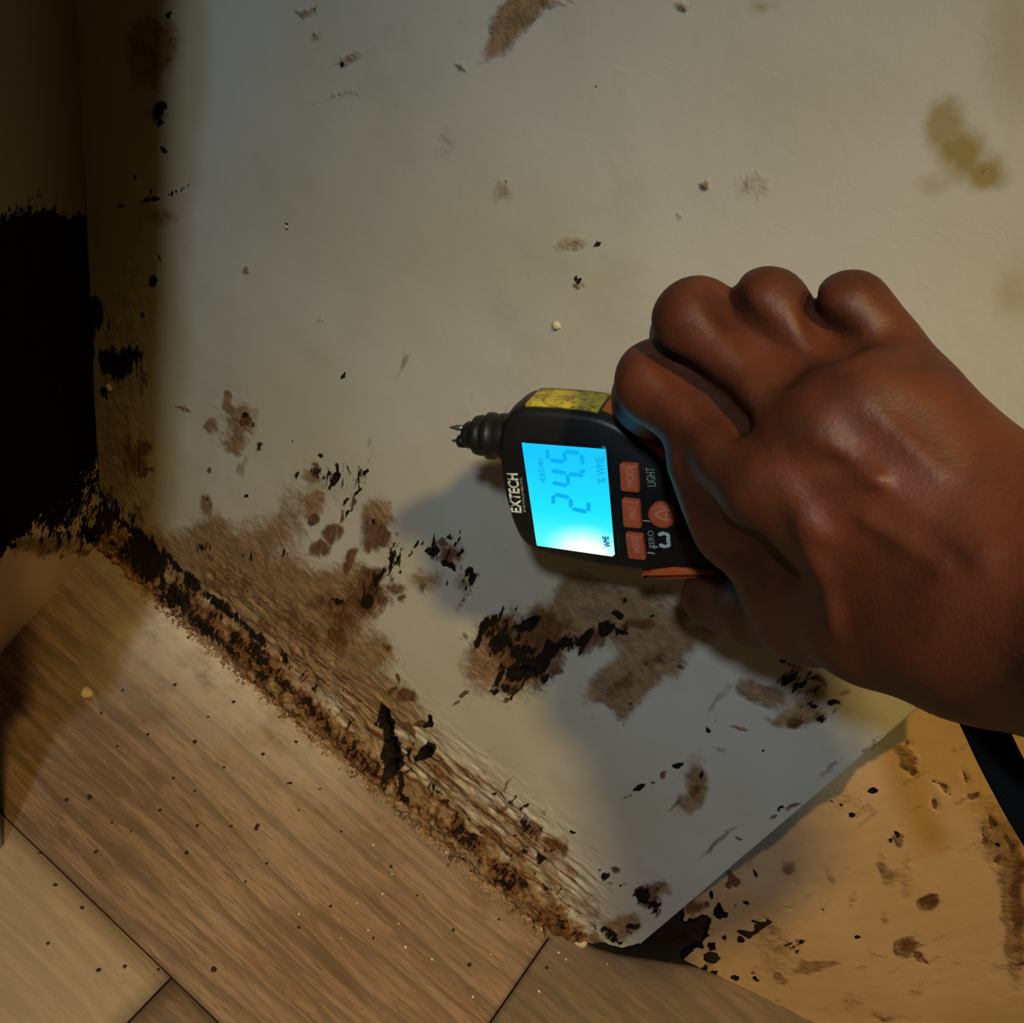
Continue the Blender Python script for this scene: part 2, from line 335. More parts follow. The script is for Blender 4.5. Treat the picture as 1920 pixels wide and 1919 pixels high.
# stains: (cx, cy, rx, ry, rotation, channel, strength); pixel positions only locate them on the wall plane
T, B_, D_, Y_ = 0, 1, 2, 3
STAINS_AND_SHADE = [
 (1005,1212,95,60,-25,B_,.72),(960,1205,60,70,25,B_,.6),(690,1105,60,50,0,B_,.55),(430,1090,120,50,25,B_,.38),(560,1180,130,60,35,B_,.40),(300,1030,40,30,40,T,.7),
 (940,1200,62,62,20,D_,.44),(985,1240,76,48,-30,D_,.50),(1060,1210,66,32,-30,D_,.50),(1135,1185,50,20,0,D_,.46),(600,880,40,30,0,D_,.36),(670,900,40,44,0,D_,.34),(705,1085,34,54,20,D_,.42),(745,1050,40,54,10,D_,.36),(832,1032,46,42,0,D_,.42),(876,1088,30,32,0,D_,.40),(950,1290,44,26,0,D_,.42),(1500,1285,66,34,20,D_,.42),(1540,1340,54,28,0,D_,.42),(1000,1562,64,40,40,D_,.36),(1220,1690,40,36,0,D_,.42),(700,1120,40,30,0,D_,.44),
 # big brown field above the wall foot, left
 (430,1075,150,60,25,T,.85),(560,1120,150,75,30,T,.95),(660,1110,70,60,0,T,.85),(520,1210,120,50,40,T,.8),(640,1240,120,60,40,T,.75),
 (400,1020,60,45,20,T,.6),(500,1000,80,40,0,T,.5),(340,1090,70,40,45,T,.75),(760,1330,70,40,45,T,.5),
 (385,1030,26,22,0,D_,.42),(465,1045,22,14,0,D_,.36),(535,1040,16,12,0,D_,.36),(600,1130,30,20,0,B_,.5),
 (640,1150,60,50,30,B_,.55),(690,1120,60,45,-30,B_,.72),(630,1195,26,40,-20,B_,.62),(700,1085,45,30,0,B_,.6),(600,1030,26,18,-20,B_,.75),
 (622,1002,18,30,30,B_,.75),(592,975,14,12,0,B_,.9),(590,950,22,30,10,T,.8),(700,1000,36,45,-20,B_,.68),(722,1010,14,22,-30,B_,.85),(690,1020,10,26,15,B_,.75),(660,1050,14,32,10,B_,.78),
 (687,1125,14,20,0,D_,.72),(705,1095,9,34,25,D_,.62),(715,1080,7,30,25,D_,.62),(728,1075,5,26,25,D_,.6),(636,1130,11,8,0,D_,.62),(740,1105,26,20,0,B_,.55),(750,1122,12,10,0,B_,.6),
 (700,960,30,34,20,T,.6),(725,975,22,30,0,T,.5),
 # drips above
 (562,888,5,11,20,D_,.7),(604,858,9,10,30,D_,.78),(597,880,14,13,0,B_,.85),(588,888,20,12,0,T,.6),(628,895,6,15,20,D_,.95),(635,880,4,15,20,D_,.7),(620,910,4,14,20,D_,.55),
 (657,886,5,14,20,B_,.6),(680,885,5,12,20,B_,.7),(689,890,5,8,20,D_,.75),(671,918,4,22,24,D_,.75),(660,940,5,18,24,B_,.6),(646,945,4,24,24,D_,.48),(653,960,4,16,24,D_,.5),(640,970,4,16,24,B_,.55),
 (590,920,60,70,10,T,.28),(540,960,40,60,0,T,.3),
 (700,980,5,10,30,D_,.75),(741,972,4,4,0,D_,.55),(748,1045,5,18,22,D_,.62),(740,1060,5,12,22,D_,.5),(765,1045,3,12,22,D_,.62),(778,1020,4,18,25,D_,.62),(790,1015,3,14,25,D_,.5),(749,1075,4,8,20,D_,.6),(742,1090,4,8,20,D_,.6),
 # patch at (830,1040)
 (812,1035,9,16,35,D_,.92),(800,1035,5,14,25,D_,.75),(838,1058,15,10,0,D_,1.0),(848,1060,8,10,0,D_,.9),(828,1020,14,12,0,B_,.75),(840,1005,4,16,25,D_,.75),(855,1010,4,20,25,D_,.78),(868,1032,5,12,25,D_,.72),(840,1040,26,28,0,B_,.66),(850,1035,30,30,0,T,.6),
 (800,1090,40,26,0,T,.5),(790,1100,12,10,0,B_,.5),(882,1075,6,15,30,D_,.75),(888,1085,5,14,35,D_,.6),(862,1100,8,7,0,D_,.6),(870,1090,26,24,0,T,.5),(865,1130,10,30,25,T,.4),(838,1095,5,12,25,D_,.5),(868,1121,3,5,25,D_,.8),
 # large black mould under the meter
 (935,1180,40,45,30,B_,.7),(925,1165,9,36,28,D_,.72),(905,1180,12,34,28,D_,.66),(940,1150,7,20,25,D_,.62),(900,1205,20,16,0,D_,.55),(930,1215,30,20,30,D_,.60),
 (995,1172,20,13,-30,D_,1.3),(975,1180,14,9,0,D_,.85),(945,1205,26,20,0,D_,.55),(990,1225,14,12,0,D_,.95),(985,1258,36,22,-30,D_,1.15),(1010,1245,40,22,-35,D_,.9),(1030,1225,26,15,-40,D_,.8),(1060,1210,26,14,-30,D_,.86),(1095,1195,26,13,-25,D_,.9),(1130,1182,20,9,0,D_,.92),(1160,1190,16,8,10,D_,.75),(1105,1200,40,26,-30,B_,.7),
 (1010,1200,70,60,-30,B_,.8),(1000,1240,75,55,-35,B_,.85),(960,1240,40,50,28,B_,.7),(955,1285,26,24,0,B_,.72),(950,1288,10,8,0,D_,.95),(930,1300,14,8,-20,D_,.66),(945,1265,20,30,28,D_,.6),(1020,1275,20,10,-20,D_,.66),(1045,1262,16,9,-30,B_,.8),(945,1315,10,5,-30,B_,.8),(960,1230,90,95,20,T,.7),(905,1240,40,60,28,T,.4),
 (1155,1155,16,6,10,D_,.6),(1165,1130,12,10,0,D_,.45),(1220,1160,10,4,0,D_,.55),(1260,1168,12,4,0,D_,.55),(1200,1172,60,14,5,B_,.55),
 # tan wash
 (1080,1105,36,45,0,T,.75),(1120,1140,90,50,-15,T,.72),(1200,1140,80,40,-30,T,.6),(1210,1190,110,40,5,T,.85),(1240,1230,60,50,-30,T,.95),(1180,1270,60,50,-40,T,.95),(1130,1290,50,30,-30,T,.6),(1170,1310,26,40,20,T,.85),(1060,1160,70,50,-20,T,.7),(1270,1150,60,30,-30,T,.5),(1330,1180,30,30,0,T,.4),
 (1230,1240,60,30,-30,B_,.42),(1170,1280,50,34,-35,B_,.42),(1180,1320,7,7,0,D_,.5),(1270,1255,18,6,10,B_,.6),(1165,1355,5,12,30,D_,.5),
 # speckled spoiled places, middle left
 (430,745,10,16,10,T,.8),(455,790,30,32,30,T,.75),(465,790,16,14,0,B_,.8),(463,783,8,5,0,D_,.8),(472,800,8,14,30,D_,.5),(432,765,22,12,40,T,.75),(395,800,16,14,0,T,.65),(445,835,20,20,0,T,.8),(484,836,5,11,25,B_,1.0),(484,838,4,8,25,D_,.7),(396,882,7,6,0,B_,.65),(390,945,14,22,0,T,.75),(387,935,8,6,0,B_,.6),(462,937,5,5,0,D_,.7),(350,765,8,6,0,T,.5),(400,990,40,40,0,T,.4),(545,822,6,4,0,D_,.35),(430,800,70,70,0,T,.22),
 (645,707,10,2.5,-40,D_,.85),(535,428,5,4,0,D_,.6),(458,508,9,9,0,T,.55),(340,765,8,6,0,T,.4),(605,600,10,8,0,T,.25),
 # upper part
 (590,15,10,5,-20,D_,.75),(575,22,24,8,-10,T,.6),(588,66,8,5,-10,D_,.7),(590,72,16,14,0,T,.5),(637,122,12,5,-20,D_,.62),(650,112,40,14,-20,T,.45),(640,180,60,8,-15,T,.3),
 (305,205,13,20,10,D_,1.1),(308,235,10,8,-30,D_,.85),(308,277,8,7,0,D_,.8),(300,215,26,34,0,B_,.5),(305,70,34,10,10,D_,.42),(300,105,30,14,10,D_,.4),(310,115,10,20,40,D_,.5),(290,80,60,60,0,T,.7),(315,25,14,8,0,D_,.4),(280,130,40,60,0,T,.5),
 (330,355,30,4,-25,D_,.75),(290,372,40,4,-12,D_,.62),(352,318,10,12,30,D_,.42),(250,335,26,10,20,D_,.4),(285,360,10,10,0,D_,.5),(220,390,20,6,0,D_,.45),(300,400,40,20,0,T,.5),(305,490,20,20,0,D_,.3),(286,527,8,12,25,D_,1.0),(266,592,8,5,0,D_,.7),
 (980,20,60,34,-30,T,.9),(945,60,30,50,20,T,.85),(1000,5,40,20,0,B_,.4),(915,95,20,30,20,T,.4),(1045,0,60,14,0,T,.4),
 (1110,162,8,5,-20,D_,.7),(1165,150,30,60,0,T,.16),(955,340,9,6,0,D_,.4),(945,355,30,30,0,T,.35),(1325,343,12,7,-30,D_,.38),(1320,345,16,10,-30,T,.6),(1410,350,40,40,0,T,.3),(1418,392,6,5,0,T,.7),(1270,408,10,6,0,T,.5),
 (1070,455,36,14,0,T,.5),(1118,460,8,4,-20,D_,.8),(1117,448,6,3,0,D_,.6),(990,512,8,8,0,D_,.3),(1087,520,9,4,-10,D_,.8),(1090,530,14,14,0,T,.5),(865,125,14,14,0,T,.5),(840,270,30,50,20,T,.25),(1280,12,20,12,0,T,.6),(1430,12,30,14,0,Y_,.8),(1670,575,14,6,0,D_,.4),
 (1775,235,40,56,-10,Y_,1.6),(1800,285,50,60,-30,Y_,1.6),(1845,325,50,34,10,Y_,1.6),(1750,345,34,20,0,Y_,.5),(1775,210,16,30,0,Y_,.8),(1855,315,16,5,0,T,.45),(1900,550,40,60,0,Y_,.5),(1900,60,60,160,0,Y_,.45),(1500,200,200,120,0,Y_,.14),
 # left band with its shade toned in, and black mould
 (160,600,45,50,20,D_,.95),(215,680,50,34,30,D_,.9),(245,660,26,18,0,D_,.85),(200,735,14,12,0,D_,.75),(150,655,30,60,0,D_,.8),(265,690,10,90,0,B_,.42),(255,860,40,60,0,B_,.5),(270,840,26,20,0,B_,.75),(275,885,20,16,0,B_,.7),(262,975,26,60,0,B_,.45),(180,960,70,60,45,D_,.7),(150,800,50,160,0,D_,.45),(230,980,60,50,0,D_,.42),(210,880,90,220,0,T,.42),(240,640,70,140,0,T,.30),(255,480,80,120,0,T,.18),
 (280,1040,70,26,40,D_,.85),(340,1110,50,20,42,D_,.75),(400,1170,50,16,42,D_,.68),
 # hole and cracks near the foot
 (724,1355,14,34,-12,D_,1.5),(736,1400,13,34,-16,D_,1.5),(743,1435,17,18,0,D_,1.6),(760,1462,5,26,-28,D_,1.5),(770,1488,3,14,-30,D_,1.2),(795,1415,26,12,-32,D_,1.6),(800,1358,14,9,-20,D_,1.4),(804,1350,7,14,0,D_,1.3),(783,1355,16,9,0,B_,1.1),(768,1372,18,8,60,B_,1.3),(762,1360,10,8,0,B_,1.0),(705,1355,3,26,28,D_,.5),
 (765,1305,26,14,-10,B_,.9),(735,1295,14,12,0,B_,.6),(742,1278,5,12,10,B_,.7),(700,1340,60,60,42,T,.6),
 (870,1300,14,5,-45,B_,.8),(855,1320,14,3,-40,B_,.6),(870,1190,10,14,0,B_,.5),(725,1215,12,14,0,B_,.45),(715,1220,40,40,0,T,.5),
 # lower centre and right
 (930,1485,14,4,-45,D_,.5),(960,1500,10,4,-40,D_,.5),(945,1515,14,10,-30,B_,.7),(985,1512,14,5,-30,D_,.45),(1000,1500,14,3,-45,D_,.5),(950,1475,26,3,-45,T,.7),
 (1000,1555,20,18,30,B_,.65),(1040,1580,30,14,20,B_,.75),(1065,1590,10,20,0,B_,.6),(985,1570,34,26,40,T,.8),(1040,1590,40,30,30,T,.7),(1000,1600,60,24,40,D_,.38),(1075,1560,6,5,0,D_,.85),
 (1140,1640,10,14,20,D_,.6),(1155,1630,10,8,0,B_,.7),(1125,1630,5,4,0,B_,.6),(1150,1655,8,8,0,B_,.5),(1163,1661,4,4,0,D_,.9),(1100,1700,60,40,42,T,.4),
 (1205,1680,20,18,20,D_,.85),(1225,1700,22,30,-20,D_,.62),(1220,1680,34,32,0,B_,.75),(1245,1670,16,22,0,T,.6),(1170,1735,40,26,-20,T,.8),(1190,1740,30,16,-20,D_,.5),(1150,1755,30,14,30,D_,.6),
 (1200,1475,24,7,-42,D_,.72),(1180,1495,14,5,-42,D_,.5),(1268,1435,12,6,-25,D_,1.0),(1245,1450,10,4,-20,B_,.7),(1225,1460,6,4,0,B_,.7),(1290,1425,6,6,0,D_,.4),(1310,1465,26,26,-40,T,.8),(1320,1455,12,5,-50,D_,.55),(1305,1480,18,12,0,B_,.55),(1300,1500,40,20,-35,T,.7),(1270,1510,26,8,-30,B_,.45),(1300,1440,40,40,0,T,.3),
 (1326,1372,6,6,0,D_,1.2),(1347,1350,5,4,-40,D_,.55),(1110,1350,8,5,0,B_,.4),(1425,1405,8,5,0,D_,.7),(1385,1365,22,6,5,T,.8),(1390,1368,14,3,5,D_,.4),(1350,1405,20,8,10,T,.3),
 (1470,1240,10,5,20,D_,.85),(1485,1246,22,8,20,T,.9),(1525,1270,26,9,25,D_,.6),(1535,1275,26,14,20,B_,.75),(1505,1285,14,4,0,D_,.75),(1440,1305,50,24,15,T,.75),(1400,1290,30,20,0,T,.5),(1490,1280,6,20,40,D_,.5),
 (1525,1325,14,9,0,D_,.75),(1562,1316,14,7,0,D_,.9),(1540,1345,20,16,0,B_,.7),(1540,1352,14,8,20,D_,.72),(1490,1355,26,12,-20,B_,.7),(1510,1340,50,26,0,T,.7),(1460,1350,30,14,0,T,.6),(1530,1300,34,20,-30,T,.5),(1590,1300,20,10,0,T,.4),
 (1470,1520,14,5,-35,D_,.6),(1450,1535,16,6,-35,B_,.7),(1490,1510,20,6,-35,B_,.6),(1390,1575,8,4,0,T,.7),(1350,1580,60,6,-40,T,.55),(1560,1440,40,8,-35,T,.4),(1640,1395,40,8,-35,T,.4),
]
def base_dist(px, py):
    """photo distance above the wall foot"""
    ux, uy = 0.759, 0.651
    return (px - 240) * uy - (py - 1057) * ux
def stain_shade_field(px, py, lst):
    A = np.zeros(px.shape + (4,))
    wx = (fbm(px / 26., py / 26., 4, 61) - .5) * 34; wy = (fbm(px / 26., py / 26., 4, 67) - .5) * 34
    px = px + wx * .7; py = py + wy * .7
    for cx, cy, rx, ry, rot, ch, st in lst:
        R = 1.3 * max(rx, ry)
        m = (np.abs(px - cx) < R) & (np.abs(py - cy) < R)
        if not m.any(): continue
        v = blob(px[m], py[m], cx, cy, rx, ry, rot) * st
        a = A[..., ch]; a[m] = np.maximum(a[m], v) if ch != T and ch != Y_ else 1 - (1 - np.clip(a[m], 0, 1)) * (1 - np.clip(v, 0, 1)) if st <= 1.0 else np.maximum(a[m], v)
    return A

def build_wall():
    # foot profile: the board's lower edge lifts off the floor towards the free edge
    fx, fz = [], []
    for p in [(1040, 1737), (1075, 1745), (1110, 1760), (1165, 1778), (1200, 1768)]:
        q = on_wall(*p); fx.append(q[0]); fz.append(max(0.0, q[2]))
    fx[0] = fx[0]; fz[0] = 0.0
    fx = [fx[0]] + [a for a in fx[1:]]
    xs = np.arange(XL - .0005, XE, 0.00085); xs[-1] = XE
    zs = np.concatenate([np.arange(0, 0.30, 0.00085), np.arange(0.30, 0.80, 0.0022)])
    X, Z = np.meshgrid(xs, zs, indexing='ij')
    foot = np.interp(X, fx, fz, left=0, right=fz[-1])
    foot = foot + np.where(foot > .001, (fbm(X * 300, Z * 0 + 1, 3) - .5) * .006, 0)
    Z = np.where(Z < foot, foot, Z)
    P = np.stack([X, np.full_like(X, S), Z], -1)
    px, py = project(P)
    A = stain_shade_field(px, py, STAINS_AND_SHADE)
    bd = base_dist(px, py) + 14 * (fbm(px / 30., py / 30., 4, 77) - .5)
    n1 = fbm(X * 120, Z * 120, 4, 3); n2 = fbm(X * 40, Z * 60, 3, 9); n3 = fbm(X * 60, Z * 260, 3, 5)
    along = (px - 240) * .759 + (py - 1057) * .651
    # crumbling foot band
    band = sstep(62 + 40 * (n2 - .5), 30, bd) * sstep(1235, 1080, along)
    n5 = fbm(X * 55, Z * 75, 4, 17); n6 = fbm(X * 260, Z * 260, 3, 18)
    low = sstep(26, 8, bd)
    A[..., B_] = np.maximum(A[..., B_], band * np.clip(.62 + 1.3 * (n5 - .5) - .34 * low + .8 * (n6 - .5), 0, .8))
    A[..., D_] = np.maximum(A[..., D_], band * np.clip(.30 + 1.1 * (n5 - .5) + .7 * (n6 - .5), 0, .6) * (1 - .6 * low))
    A[..., T] = np.maximum(A[..., T], band * np.clip(.9 - 1.2 * (n6 - .45), .1, .95))
    # peeling, layered strip above
    peel = sstep(190 + 80 * (n2 - .5), 70, bd) * sstep(1250, 900, along) * sstep(60, 160, along)
    A[..., T] = np.maximum(A[..., T], peel * np.clip(.35 + 1.1 * (n3 - .35), 0, .85))
    A[..., B_] = np.maximum(A[..., B_], peel * np.clip((n3 - .5) * 2.2, 0, .62))
    A[..., D_] = np.maximum(A[..., D_], peel * np.clip((n1 - .6) * 1.6, 0, .42))
    # dirty crease at the top of the foot band
    cr = np.exp(-((bd - 48 - 10 * n2) / 9) ** 2) * sstep(1230, 1100, along) * (.35 + .5 * sstep(500, 150, along))
    A[..., D_] = np.maximum(A[..., D_], cr * .75)
    # shade beside the inside corner, painted in as darker yellow
    ye = sstep(-.296, -.312, X + .012 * (fbm(X * 20, Z * 30, 3, 2) - .5))
    A[..., Y_] = np.maximum(A[..., Y_], .75 * ye)
    # relief: rot pits, swollen foot, blistered paint
    pit = np.clip(A[..., D_] - .75, 0, 1)
    dep = -.0028 * np.clip(pit * 2, 0, 1) * (fbm(X * 300, Z * 300, 3, 6)) * 2
    hole = np.clip(A[..., D_] - 1.0, 0, .6) / .6
    dep -= .012 * sstep(0.05, .5, hole)
    foot_b = sstep(58, 20, bd) * sstep(1200, 1050, along)
    dep += foot_b * (.0035 + .0075 * fbm(X * 220, Z * 220, 4, 11)) * (1 - hole)
    dep += .0035 * (fbm(X * 90, Z * 200, 4, 12) - .5) * peel * 1.4
    dep += .0010 * (fbm(X * 14, Z * 14, 3, 20) - .5) * 2
    dep += .0008 * (A[..., T] > .3) * (fbm(X * 260, Z * 260, 3, 21) - .5)
    P[..., 1] -= dep
    nu, nv = X.shape
    V = P.reshape(-1, 3); Fc = grid_faces(nu, nv)
    # thickness of the board: right edge and bottom edge return 11 mm
    idx = np.arange(nu * nv).reshape(nu, nv)
    def ret(ids, off):
        nonlocal V, Fc
        k = len(V); V = np.vstack([V, V[ids] + off])
        a = ids[:-1]; b = ids[1:]; m = np.arange(len(ids) - 1) + k
        Fc = np.vstack([Fc, np.stack([a, b, m + 1, m], -1)])
    ret(idx[-1, :], (0, .011, 0)); ret(idx[:, 0], (0, .011, 0))
    Af = A.reshape(-1, 4)
    Af = np.vstack([Af, Af[idx[-1, :]], Af[idx[:, 0]]])
    me = mesh_np('wall_back', V, Fc); attr4(me, 'stain_shade', Af)
    o = link('wall_back', me, M_wall)
    tag(o, 'water-damaged painted wall with brown and black mould', 'wall', kind='structure')
    return o
wall = build_wall()

def plane_grid(name, A0, A1, z0, z1, step, mat, lst, relief=None, extra=None):
    """upright wall face standing on the floor line A0 -> A1"""
    A0 = np.asarray(A0, float); A1 = np.asarray(A1, float); L = np.linalg.norm(A1 - A0)
    s = np.linspace(0, 1, int(L / step) + 2); z = np.linspace(z0, z1, int((z1 - z0) / step) + 2)
    Sg, Z = np.meshgrid(s, z, indexing='ij')
    P = np.zeros(Sg.shape + (3,)); P[..., 0] = A0[0] + (A1[0] - A0[0]) * Sg; P[..., 1] = A0[1] + (A1[1] - A0[1]) * Sg; P[..., 2] = Z
    n = np.array([(A1 - A0)[1], -(A1 - A0)[0], 0]) / L
    px, py = project(P); A = stain_shade_field(px, py, lst)
    if extra: extra(A, px, py, P)
    if relief is not None: P += n * relief(A, px, py, Sg * L, Z)[..., None]
    me = mesh_np(name, P.reshape(-1, 3), grid_faces(*Sg.shape)); attr4(me, 'stain_shade', A.reshape(-1, 4))
    return link(name, me, mat)

# tan plaster face recessed behind the board's free edge
PEACH = [
 (1350,1710,9,16,-20,D_,1.6),(1362,1718,6,8,0,D_,1.4),
 (1335,1832,16,12,0,D_,1.5),(1322,1818,6,12,0,D_,1.3),(1375,1838,9,7,0,D_,1.3),(1380,1860,7,7,0,D_,1.1),
 (1380,1655,8,16,-40,B_,1.3),(1368,1662,10,10,0,B_,1.3),(1320,1694,9,6,20,B_,1.2),(1372,1643,6,8,0,B_,1.1),(1328,1680,6,10,0,D_,1.0),
 (1300,1700,26,20,0,B_,.7),(1335,1775,10,9,0,D_,.8),(1330,1800,12,10,0,B_,.8),(1400,1695,5,5,0,D_,1.3),(1387,1762,7,7,0,D_,1.2),(1384,1698,3,3,0,D_,.9),(1418,1640,4,10,-10,D_,.9),(1355,1755,4,4,0,D_,.7),
 (1415,1837,9,6,30,D_,1.1),(1408,1825,6,5,0,B_,1.0),(1425,1730,5,5,0,D_,.5),(1540,1705,4,7,-10,D_,.9),(1610,1763,4,4,0,D_,.8),(1485,1705,6,5,0,B_,.5),(1494,1660,5,6,0,B_,.4),(1520,1815,30,14,-10,T,.7),(1550,1805,40,10,0,T,.6),(1460,1835,14,8,0,T,.6),
 (1745,1690,18,16,30,B_,1.2),(1745,1690,20,20,0,T,1.2),(1700,1775,22,24,-20,T,1.3),(1705,1770,20,20,0,B_,.78),(1725,1795,16,4,55,B_,.9),(1740,1808,8,3,60,B_,.8),
 (1640,1480,7,6,0,D_,1.4),(1596,1526,6,6,0,D_,1.2),(1557,1503,5,4,0,D_,.9),(1571,1506,4,5,0,D_,.9),(1682,1562,6,7,20,D_,1.1),(1684,1568,12,14,0,T,.8),(1669,1577,4,5,0,D_,1.0),(1710,1430,20,14,40,T,.9),(1713,1450,8,12,20,B_,.8),(1690,1410,20,14,0,T,.6),(1700,1400,10,12,0,B_,.6),
 (1765,1480,18,5,45,B_,.9),(1780,1492,5,4,0,D_,.9),(1758,1510,6,14,-15,B_,.7),(1808,1460,5,18,-15,B_,.75),(1828,1493,10,9,0,B_,.9),(1828,1493,5,4,0,D_,.6),(1745,1340,6,3,30,D_,.9),(1750,1465,10,4,45,B_,.6),
 (1862,1545,9,16,-20,B_,.95),(1870,1585,6,6,0,D_,1.0),(1872,1612,9,14,0,B_,.75),(1845,1570,8,20,-20,B_,.6),(1895,1590,9,30,-15,B_,.7),(1870,1570,40,90,-15,T,.55),(1905,1700,26,160,0,T,.9),(1910,1700,18,150,0,B_,.6),  # last two strips paint the shading of the rounded-off right edge
 (1655,1620,10,26,-10,T,.5),(1665,1640,20,24,0,T,.5),(1480,1630,16,20,-20,T,.6),(1555,1640,10,20,-20,T,.35),(1600,1690,12,20,0,T,.3),(1660,1720,12,16,0,T,.45),(1700,1640,20,60,0,T,.3),(1565,1680,50,60,0,T,.14),
 (1450,1790,60,70,-20,T,.35),(1440,1750,34,40,-30,B_,.33),(1490,1770,30,26,0,D_,.34),(1600,1880,30,20,0,T,.35),(1660,1910,40,10,0,B_,.5),(1580,1490,60,40,-35,T,.3),
]
A_p = np.array([0.437, 1.150]) * S; B_p = np.array([0.707, 1.224]) * S
dirp = (B_p - A_p) / np.linalg.norm(B_p - A_p)
def peach_extra(A, px, py, P):
    n = fbm(P[..., 0] * 190, P[..., 2] * 45, 4, 31)
    A[..., T] = np.maximum(A[..., T], np.clip((n - .60) * 1.5, 0, .26))
    wx = (fbm(px / 14., py / 14., 4, 71) - .5) * 18; wy = (fbm(px / 14., py / 14., 4, 73) - .5) * 18
    hole = inpoly(px + wx, py + wy, [(1180,1850),(1180,1700),(1230,1700),(1282,1702),(1284,1727),(1300,1725),(1311,1712),(1335,1720),(1330,1738),(1327,1757),(1317,1775),(1300,1784),(1282,1795),(1279,1830)])
    A[..., D_] = np.maximum(A[..., D_], 1.6 * sstep(-1.5, 1.5, hole) * (.55 + .45 * sstep(2, 14, hole)))  # shade inside the hole painted black
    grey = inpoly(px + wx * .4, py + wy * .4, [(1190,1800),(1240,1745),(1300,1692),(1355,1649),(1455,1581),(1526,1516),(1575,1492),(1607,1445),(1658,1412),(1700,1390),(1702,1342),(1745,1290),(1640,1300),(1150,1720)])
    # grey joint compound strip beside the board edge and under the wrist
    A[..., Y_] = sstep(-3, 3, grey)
def peach_relief(A, px, py, s, z):
    r = -.010 * sstep(1.02, 1.3, A[..., D_]) + .0007 * (fbm(s * 170, z * 50, 4, 33) - .5)
    r += -.0012 * np.clip(A[..., B_], 0, 1)
    return r
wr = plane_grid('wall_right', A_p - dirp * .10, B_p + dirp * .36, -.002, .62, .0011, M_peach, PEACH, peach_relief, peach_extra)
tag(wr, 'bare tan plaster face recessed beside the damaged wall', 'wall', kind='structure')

# left side wall: dark field above the pale foot is shade painted in
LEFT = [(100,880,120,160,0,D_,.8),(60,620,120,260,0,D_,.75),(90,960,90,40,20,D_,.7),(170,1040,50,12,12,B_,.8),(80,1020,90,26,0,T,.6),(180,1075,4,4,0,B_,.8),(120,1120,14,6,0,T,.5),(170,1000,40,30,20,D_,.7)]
A_l = np.array([-1.264, 1.0]) * S; B_l = np.array([-1.165, .646]) * S
dl_ = (B_l - A_l) / np.linalg.norm(B_l - A_l)
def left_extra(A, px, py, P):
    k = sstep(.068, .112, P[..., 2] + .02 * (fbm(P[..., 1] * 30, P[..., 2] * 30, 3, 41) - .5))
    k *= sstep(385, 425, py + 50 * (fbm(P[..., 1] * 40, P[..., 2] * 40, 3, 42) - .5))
    A[..., D_] = np.maximum(A[..., D_], k * .95)  # dark field with a top edge stands in for shade
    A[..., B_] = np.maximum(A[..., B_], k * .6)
    A[..., Y_] = sstep(600, 380, py) * .8  # upper part toned dark olive, its dimness put into the colour
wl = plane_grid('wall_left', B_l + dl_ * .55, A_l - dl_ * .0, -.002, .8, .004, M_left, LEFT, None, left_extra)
tag(wl, 'brown side wall at the left, deep shadow painted into its colour', 'wall', kind='structure')

# rotten cavity behind the lifted foot of the board
def build_cavity():
    n = 60
    u = np.linspace(0, 1, n); v = np.linspace(0, 1, 40); U, Vv = np.meshgrid(u, v, indexing='ij')
    X = .02 + U * .115
    P = np.stack([X, S + .022 + .010 * fbm(U * 6, Vv * 6, 4, 51) + .02 * U, -.003 + Vv * .10], -1)
    me = mesh_np('trim_1', P.reshape(-1, 3), grid_faces(n, 40))
    return tag(link('trim_1', me, M_cavity), 'dark rotten timber exposed behind the lifted wall foot', 'trim', kind='structure')
build_cavity()

# ------------------------------------------------------------------ debris along the foot of the wall
def rock(bm, c, r, squash=.7, seedv=0):
    res = bmesh.ops.create_icosphere(bm, subdivisions=1, radius=1)
    q = Matrix.Rotation(random.random() * 6.28, 3, Vector((random.random() + .1, random.random(), random.random())))
    sx, sy = .7 + random.random() * .6, .7 + random.random() * .6
    for v in res['verts']:
        p = v.co * (1 + random.uniform(-.22, .22)); p = q @ p
        v.co = Vector((c[0] + p.x * r * sx, c[1] + p.y * r * sy, c[2] + p.z * r * squash))
M_rub = NT('crumbled_plaster')
_o = M_rub.obj(); _n = M_rub.noise(_o, 130, 4, .7)
_c = M_rub.mix(M_rub.ramp(_n, .35, .65), (0.17, 0.085, 0.038), (0.46, 0.30, 0.17))
_c = M_rub.mix(M_rub.ramp(M_rub.noise(_o, 300, 3), .55, .7), _c, (0.10, 0.05, 0.02)); _c = M_rub.mix(M_rub.ramp(M_rub.noise(_o, 45, 3), .52, .66, 0, .8), _c, (0.07, 0.04, 0.022)); _c = M_rub.mix(M_rub.ramp(M_rub.noise(_o, 210, 2), .62, .7, 0, .8), _c, (0.66, 0.46, 0.30))
M_rub = M_rub.bsdf(_c, .85, _n, .001, .6, .15)
bm = bmesh.new()
p0 = on_floor(250, 1065); p1 = on_floor(1030, 1728)
for i in range(1500):
    t = random.random(); x = p0[0] + (p1[0] - p0[0]) * t
    spread = abs(random.gauss(0, .0028))
    r = random.choice([.0004, .0006, .0008, .0011, .0016]) * random.uniform(.7, 1.1)
    rock(bm, (x, S - .0085 - spread + .004 * random.random(), r * .4 + random.random() * .002 * (spread < .002)), r)
me = bpy.data.meshes.new('plaster_rubble'); bm.to_mesh(me); bm.free()
tag(link('plaster_rubble', me, M_rub, smooth=False), 'orange-brown crumbled plaster grit lying along the foot of the damaged wall', 'rubble', kind='stuff')

